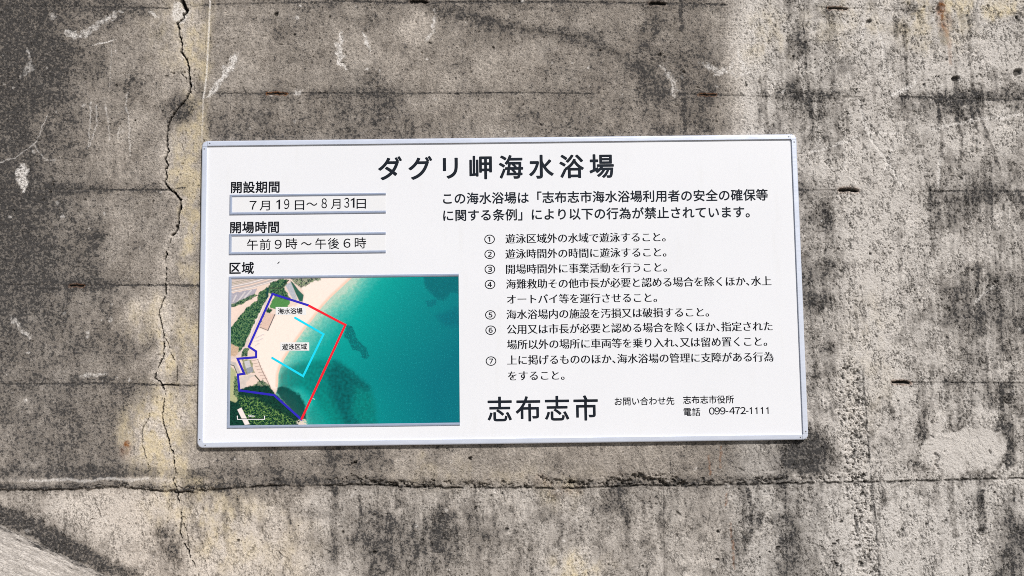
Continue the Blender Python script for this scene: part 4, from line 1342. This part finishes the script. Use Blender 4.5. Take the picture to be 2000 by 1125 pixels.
def aerial():
    nx, nz = 620, 420
    gx_ = np.linspace(opm[0], opm[1], nx); gz_ = np.linspace(opm[2], opm[3], nz)
    x, z = np.meshgrid(gx_, gz_)
    u, v = W2P(x, z + SIGN_Z, FACE_Y)
    u = (u - 430) * 3.5167; v = (v - 520) * 3.5167
    ju = u + (fbm(u / 26, v / 26, 1, 4) - .5) * 26; jv = v + (fbm(u / 26, v / 26, 2, 4) - .5) * 26
    fine = (fbm(u / 6, v / 6, 3, 3) - .5) * 1.5
    med = (fbm(u / 22, v / 22, 4, 4) - .5) * 1.4
    leaf = (.55 * fbm(u / 16, v / 16, 5, 3, .6) + .45 * fbm(u / 7, v / 7, 8, 2) - .5) * 1.7
    col = np.empty(u.shape + (3,))
    col[:] = lin((238, 214, 200))
    coast = [(1000, -20), (905, 80), (830, 150), (760, 215), (700, 280), (640, 360), (590, 420), (540, 490), (490, 560), (440, 640), (412, 700),
             (400, 740), (398, 790), (395, 840), (380, 880), (470, 960), (560, 1050), (600, 1110)]
    sea = poly_in(coast + [(1900, 1110), (1900, -20)], u, v)
    d, _ = pdist(coast, u, v)
    sd = np.where(sea, d, -d)

    def paint(mask, c, var=.12, tex=None, amt=1.0):
        nonlocal col
        t = med if tex is None else tex
        cc = lin(c)[None, None, :] * (1 + t * var * 4)[..., None]
        m = np.clip(mask * amt, 0, 1)[..., None]
        col = col * (1 - m) + np.clip(cc, 0, 1) * m

    def pm(pts, soft=4, jit=True):
        a, b = (ju, jv) if jit else (u, v)
        ins = poly_in(pts, a, b)
        dd, _ = pdist(list(pts) + [pts[0]], a, b)
        return sstep(-soft, soft, np.where(ins, dd, -dd))

    def ln_(pts, w, soft=2.0, jit=False):
        a, b = (ju, jv) if jit else (u, v)
        dd, _ = pdist(pts, a, b)
        return 1 - sstep(w - soft, w + soft, dd)

    # beach
    beach = [(700, 70), (560, 150), (580, 215), (540, 260), (430, 300), (380, 340), (330, 440), (270, 430), (210, 560), (250, 590), (250, 640), (300, 720), (350, 830),
             (400, 850), (480, 700), (600, 480), (930, 70)]
    paint(pm(beach, 8), (253, 234, 222), .015)
    paint(sstep(-26, -6, sd) * (sd < 4) * (v < 830), (246, 208, 186), .03)
    # car parks, roads
    paint(pm([(60, 70), (330, 70), (60, 150)], 3, False), (214, 196, 186), .10, leaf)
    for o_ in (0, 22, 44):
        paint(ln_([(60, 116 + o_ * .5), (300, 70 + o_ * .5)], 2, 2), (120, 125, 90), .3, leaf, .6)
    paint(ln_([(60, 160), (210, 130), (330, 95), (420, 62)], 22, 2), (196, 184, 180), .05)
    paint(ln_([(60, 158), (210, 128), (330, 93), (420, 60)], 3, 2), (244, 214, 196), .03)
    for o_ in (-17, 17):
        paint(ln_([(60, 160 + o_), (210, 130 + o_), (330, 95 + o_), (420, 62 + o_)], 2.4, 1.5), (240, 230, 226), .03)
    paint(pm([(60, 190), (255, 150), (235, 200), (120, 262), (60, 250)], 3), (178, 172, 182), .10, leaf)
    for q in ([(110, 200), (90, 240)], [(170, 180), (120, 245)], [(215, 165), (160, 225)]):
        paint(ln_(q, 5, 3), (214, 206, 206), .05)
    paint(pm([(60, 280), (130, 270), (235, 212), (256, 212), (240, 245), (160, 280), (105, 345), (60, 400)], 3), (243, 218, 204), .03)
    G, GD, GL = (62, 104, 72), (16, 58, 48), (112, 140, 92)

    def wood(pts, a=1.0, light=.05):
        m = pm(pts, 4)
        paint(m, G, .38, leaf, a)
        paint(m * sstep(.02, .10, -leaf - med * .5), GD, .2, fine, .9)
        paint(m * sstep(.10 - light, .20 - light, leaf + fine * .4), GL, .2, fine, .8)

    wood([(70, 265), (130, 240), (235, 190), (260, 200), (150, 262), (70, 285)], .9)
    wood([(60, 590), (60, 440), (110, 375), (180, 290), (255, 235), (262, 190), (325, 140), (335, 200), (310, 240), (285, 310), (235, 400), (185, 500), (165, 560), (130, 600), (90, 560)])
    wood([(330, 140), (350, 110), (430, 85), (470, 95), (440, 150), (490, 230), (470, 250), (370, 200), (330, 180)])
    wood([(470, 80), (700, 70), (690, 92), (640, 108), (560, 150), (520, 120)], .55, .08)
    paint(pm([(318, 150), (335, 150), (330, 215), (312, 230)], 4), (24, 70, 66), .1)
    paint(pm([(448, 130), (488, 108), (530, 226), (505, 240)], 2, False), (186, 188, 196), .12, leaf)
    paint(ln_([(345, 150), (420, 150), (470, 96)], 3, 2), (60, 62, 55), .1)
    paint(pm([(482, 98), (500, 112), (540, 165), (574, 198), (566, 244), (545, 240), (520, 190)], 3, False), (50, 100, 84), .12)
    paint(pm([(372, 205), (482, 240), (455, 285), (400, 296), (350, 290), (338, 280)], 3), (84, 142, 78), .12, leaf)
    paint(pm([(330, 285), (360, 300), (340, 330), (318, 310)], 4), (30, 76, 52), .2, leaf)
    # lane behind the beach
    paint(ln_([(318, 250), (280, 330), (230, 430), (195, 520), (160, 585), (60, 640)], 13, 3, True), (226, 206, 198), .04)
    paint(ln_([(300, 270), (262, 350), (215, 450), (200, 500)], 3, 2), (245, 232, 226), .02)
    paint(pm([(312, 318), (376, 330), (328, 442), (272, 420)], 2, False), (226, 194, 178), .07, leaf)
    paint(ln_([(376, 332), (328, 442)], 3, 2), (92, 90, 96), .05); paint(ln_([(330, 442), (276, 420)], 2.2, 2), (110, 104, 100), .05)
    paint(ln_([(306, 330), (268, 420)], 6, 4, True) * sstep(0, .1, leaf), (60, 66, 62), .2, fine)
    for q in ([(300, 470), (250, 490)], [(290, 500), (240, 520)], [(270, 530), (240, 545)]):
        paint(ln_(q, 4, 4, True), (206, 196, 196), .05, None, .8)
    # left margin
    paint(pm([(60, 520), (130, 560), (120, 610), (60, 625)], 4), (206, 176, 150), .16, leaf)
    wood([(150, 590), (175, 560), (200, 565), (180, 620), (140, 625)], .9)
    paint(pm([(60, 680), (110, 720), (125, 850), (150, 960), (110, 980), (60, 920)], 5), (182, 184, 138), .08, leaf)
    wood([(100, 760), (125, 750), (135, 850), (130, 920), (90, 880)], .8)
    paint(ln_([(60, 660), (100, 670), (130, 735)], 11, 3), (200, 190, 184), .05); paint(ln_([(60, 672), (95, 684), (118, 740)], 3, 1.5), (90, 92, 84), .05)
    paint(pm([(150, 640), (215, 640), (235, 730), (165, 750)], 3), (150, 150, 118), .25, leaf)
    paint(pm([(165, 655), (200, 645), (212, 690), (178, 705)], 2, False), (206, 202, 204), .08, leaf)
    paint(pm([(180, 700), (222, 690), (228, 725), (188, 738)], 2, False), (150, 154, 162), .12, leaf)
    for k in range(7):
        t = k / 6
        paint(ln_([(218 + 70 * t, 650 + 120 * t), (262 + 60 * t, 640 + 130 * t)], 2.2, 2), (176, 150, 140), .1, leaf, .8)
    paint(ln_([(258, 640), (290, 720), (345, 830)], 2.4, 2), (150, 128, 120), .1)
    paint(pm([(135, 760), (240, 740), (180, 800), (175, 850), (140, 840)], 3), (216, 202, 192), .06)
    paint(ln_([(240, 750), (310, 830)], 4, 2), (58, 66, 50), .1)
    wood([(200, 830), (290, 780), (340, 815), (350, 850), (230, 850)], .7)
    # sea
    def seac(t):
        xs = [0, 20, 55, 115, 190, 300, 480, 720, 1150]
        cs = np.array([lin(c) for c in ((182, 212, 194), (146, 204, 184), (108, 194, 178), (56, 178, 166), (10, 164, 154), (0, 154, 147), (0, 142, 140), (0, 130, 133), (0, 112, 124))])
        return np.stack([np.interp(t, xs, cs[:, k]) for k in range(3)], -1)
    # ripples run up to the right
    rip = (fbm((u + v) / 5, (u - v) / 26, 7, 4, .6) - .5) * 1.5
    dd = sd + med * 60 + (v - 500) * .10 + np.maximum(u - 900, 0) * .35
    sc = seac(np.maximum(np.minimum(dd, sd * 1.6 + 40), 0)) * (1 + rip * .34 + fine * .22)[..., None]
    m = sstep(-3, 4, sd)[..., None]
    col = col * (1 - m) + np.clip(sc, 0, 1) * m
    seaf = sstep(-2, 8, sd)
    paint(seaf * pm([(430, 700), (560, 660), (700, 640), (800, 650), (905, 720), (1030, 835), (1060, 920), (1080, 1100), (780, 1100), (720, 1000), (640, 900), (560, 830), (400, 860), (405, 760)], 30), (0, 118, 110), .25, med, .74)
    paint(seaf * pm([(730, 720), (800, 660), (905, 730), (1025, 835), (1010, 860), (930, 830), (900, 1000), (960, 1090), (860, 1090), (760, 900)], 40), (0, 84, 88), .3, med, .74)
    paint(seaf * ln_([(780, 650), (900, 730), (1020, 830)], 9, 9, True) * sstep(-.2, .1, leaf), (0, 90, 94), .2, fine, .7)
    paint(seaf * pm([(600, 1000), (700, 900), (760, 980), (800, 1100), (590, 1100)], 26), (0, 132, 122), .3, leaf, .6)
    weed = sstep(-.34, -.02, leaf + fine * .5)
    paint(pm([(868, 405), (905, 410), (945, 500), (965, 530), (1005, 560), (1028, 625), (985, 640), (960, 585), (905, 572), (880, 500), (850, 480)], 4) * weed, (0, 98, 102), .2, fine, .85)
    paint(pm([(1395, 60), (1660, 60), (1660, 190), (1590, 175), (1535, 235), (1490, 225), (1410, 150)], 12) * (.35 + .65 * weed), (0, 96, 106), .3, leaf, .8)
    paint(pm([(1405, 235), (1490, 228), (1480, 265), (1430, 285)], 5) * weed, (0, 108, 118), .2, fine, .8)
    paint(pm([(1480, 340), (1640, 280), (1660, 420), (1540, 410)], 26), (0, 104, 118), .2, leaf, .7)
    paint(seaf * sstep(.27, .34, fine + rip * .5) * (u > 900), (50, 178, 178), .1, fine, .3)
    # headland wood and its shade on the water in the print
    paint(pm([(385, 870), (395, 832), (440, 828), (500, 850), (545, 880), (585, 950), (592, 1050), (560, 1060), (470, 970)], 9), (0, 62, 58), .22, leaf, .92)
    hd = [(128, 850), (200, 822), (330, 822), (385, 880), (470, 965), (560, 1050), (520, 1110), (60, 1110), (60, 925), (110, 935), (125, 900)]
    paint(pm(hd, 5), (18, 64, 50), .25, leaf)
    lt_ = pm([(120, 890), (250, 905), (330, 960), (430, 1010), (520, 1070), (500, 1110), (230, 1110), (160, 1020)], 14)
    paint(lt_ * sstep(-.10, .10, leaf + fine * .3), (66, 112, 56), .35, leaf, .95)
    paint(lt_ * sstep(.08, .17, leaf + fine * .6), (128, 156, 88), .2, fine, .8)
    paint(pm(hd, 5) * sstep(.05, .16, -leaf + fine * .8 + med * .4), (4, 36, 34), .2, fine, .85)
    paint(pm([(520, 1075), (545, 1045), (590, 1050), (600, 1090), (560, 1110)], 5) * sstep(-.15, .05, leaf), (214, 204, 184), .15, leaf)
    paint(pm([(118, 985), (146, 970), (204, 1085), (170, 1090)], 1.5, False), (244, 230, 226), .03)
    paint(ln_([(634, 906), (650, 914)], 2, 2), (200, 224, 214), .02)
    rgba = np.concatenate([np.clip(col, 0, 1), np.ones(u.shape + (1,))], -1)
    y = np.full(u.shape, FACE_Y - .0007)
    return link('map_print', grid_mesh('map_print', x, y, z, dict(print_colour=rgba)), M_MAP, mapf)


aerial()


def ribbon(name, pts, w, mat, parent, y=FACE_Y - .0010, m2p=True):
    """flat printed line with mitred bends and round ends"""
    p = np.array([S(*(MP(*q) if m2p else q), y) for q in pts])
    hw = w * .00153 / 2
    bm = bmesh.new()
    L, R_ = [], []
    n = len(p)
    for i in range(n):
        d0 = p[i] - p[i - 1] if i else p[1] - p[0]
        d1 = p[i + 1] - p[i] if i < n - 1 else p[i] - p[i - 1]
        d0 = d0 / np.linalg.norm(d0); d1 = d1 / np.linalg.norm(d1)
        nn = np.array([-d0[1] - d1[1], d0[0] + d1[0]]); nn /= np.linalg.norm(nn)
        k = hw / max(abs(nn @ np.array([-d0[1], d0[0]])), .45)
        L.append(bm.verts.new((p[i][0] + nn[0] * k, y, p[i][1] + nn[1] * k)))
        R_.append(bm.verts.new((p[i][0] - nn[0] * k, y, p[i][1] - nn[1] * k)))
    for i in range(n - 1):
        bm.faces.new((L[i], R_[i], R_[i + 1], L[i + 1]))
    for i, s in ((0, -1), (n - 1, 1)):
        d = (p[1] - p[0]) if i == 0 else (p[-1] - p[-2])
        d = d / np.linalg.norm(d) * s
        nrm = np.array([-d[1], d[0]])
        a, b = (L[i], R_[i]) if s > 0 else (R_[i], L[i])
        arc = [bm.verts.new((p[i][0] + hw * (nrm[0] * math.cos(t) + d[0] * math.sin(t)), y, p[i][1] + hw * (nrm[1] * math.cos(t) + d[1] * math.sin(t)))) for t in np.linspace(0, math.pi, 9)[1:-1]]
        bm.faces.new([a] + arc + [b])
    bm.normal_update()
    for f in bm.faces:
        if f.normal.y > 0: f.normal_flip()
    return from_bm(name, bm, mat, parent)


ribbon('boundary_line', [(605, 268), (360, 190), (197, 552), (247, 585), (247, 625), (120, 635), (165, 738), (122, 745), (132, 853), (370, 885), (558, 1053)], 4.2, M_BLUE, mapf)
ribbon('boundary_line', [(612, 272), (860, 403), (560, 1048)], 4.3, M_RED, mapf, FACE_Y - .0012)
ribbon('boundary_line', [(515, 354), (710, 467), (570, 755), (358, 630)], 4.1, M_CYAN, mapf)


def label_box(x0, x1, y0, y1):
    bm = bmesh.new()
    y = FACE_Y - .0012
    vs = [bm.verts.new((a, y, b)) for a, b in (S(x0, y1, y), S(x1, y1, y), S(x1, y0, y), S(x0, y0, y))]
    f = bm.faces.new(vs)
    bm.normal_update()
    if f.normal.y > 0: f.normal_flip()
    return from_bm('map_label', bm, M_LAB, mapf)


label_box(538.3, 598.0, 599.4, 615.0); label_box(547.4, 604.0, 668.6, 684.8)
for t in MAPLAB:
    full_line("map_label_lettering", t[0], t[1], t[2], t[3], t[4], t[5], 0, M_INK, mapf, FACE_Y - .0015)
ribbon('scale_bar', [(118, 1030), (120, 1050), (303, 1050), (305, 1030)], 2.2, M_LAB, mapf)
ribbon('scale_bar', [(123, 1036), (123, 1047), (300, 1047), (300, 1036)], 0.8, M_INK, mapf, FACE_Y - .0013)
latin("scale_lettering", "50m", 484.6, 497.0, 812.4, 4.4, .03, M_LAB, mapf, FACE_Y - .0012)
# a small fleck of dirt stuck to the face
ribbon('dirt_fleck', [(542.6, 514.4), (544.0, 513.2), (545.4, 511.6)], 1.7, M_INK, panel, FACE_Y - .0003, False)
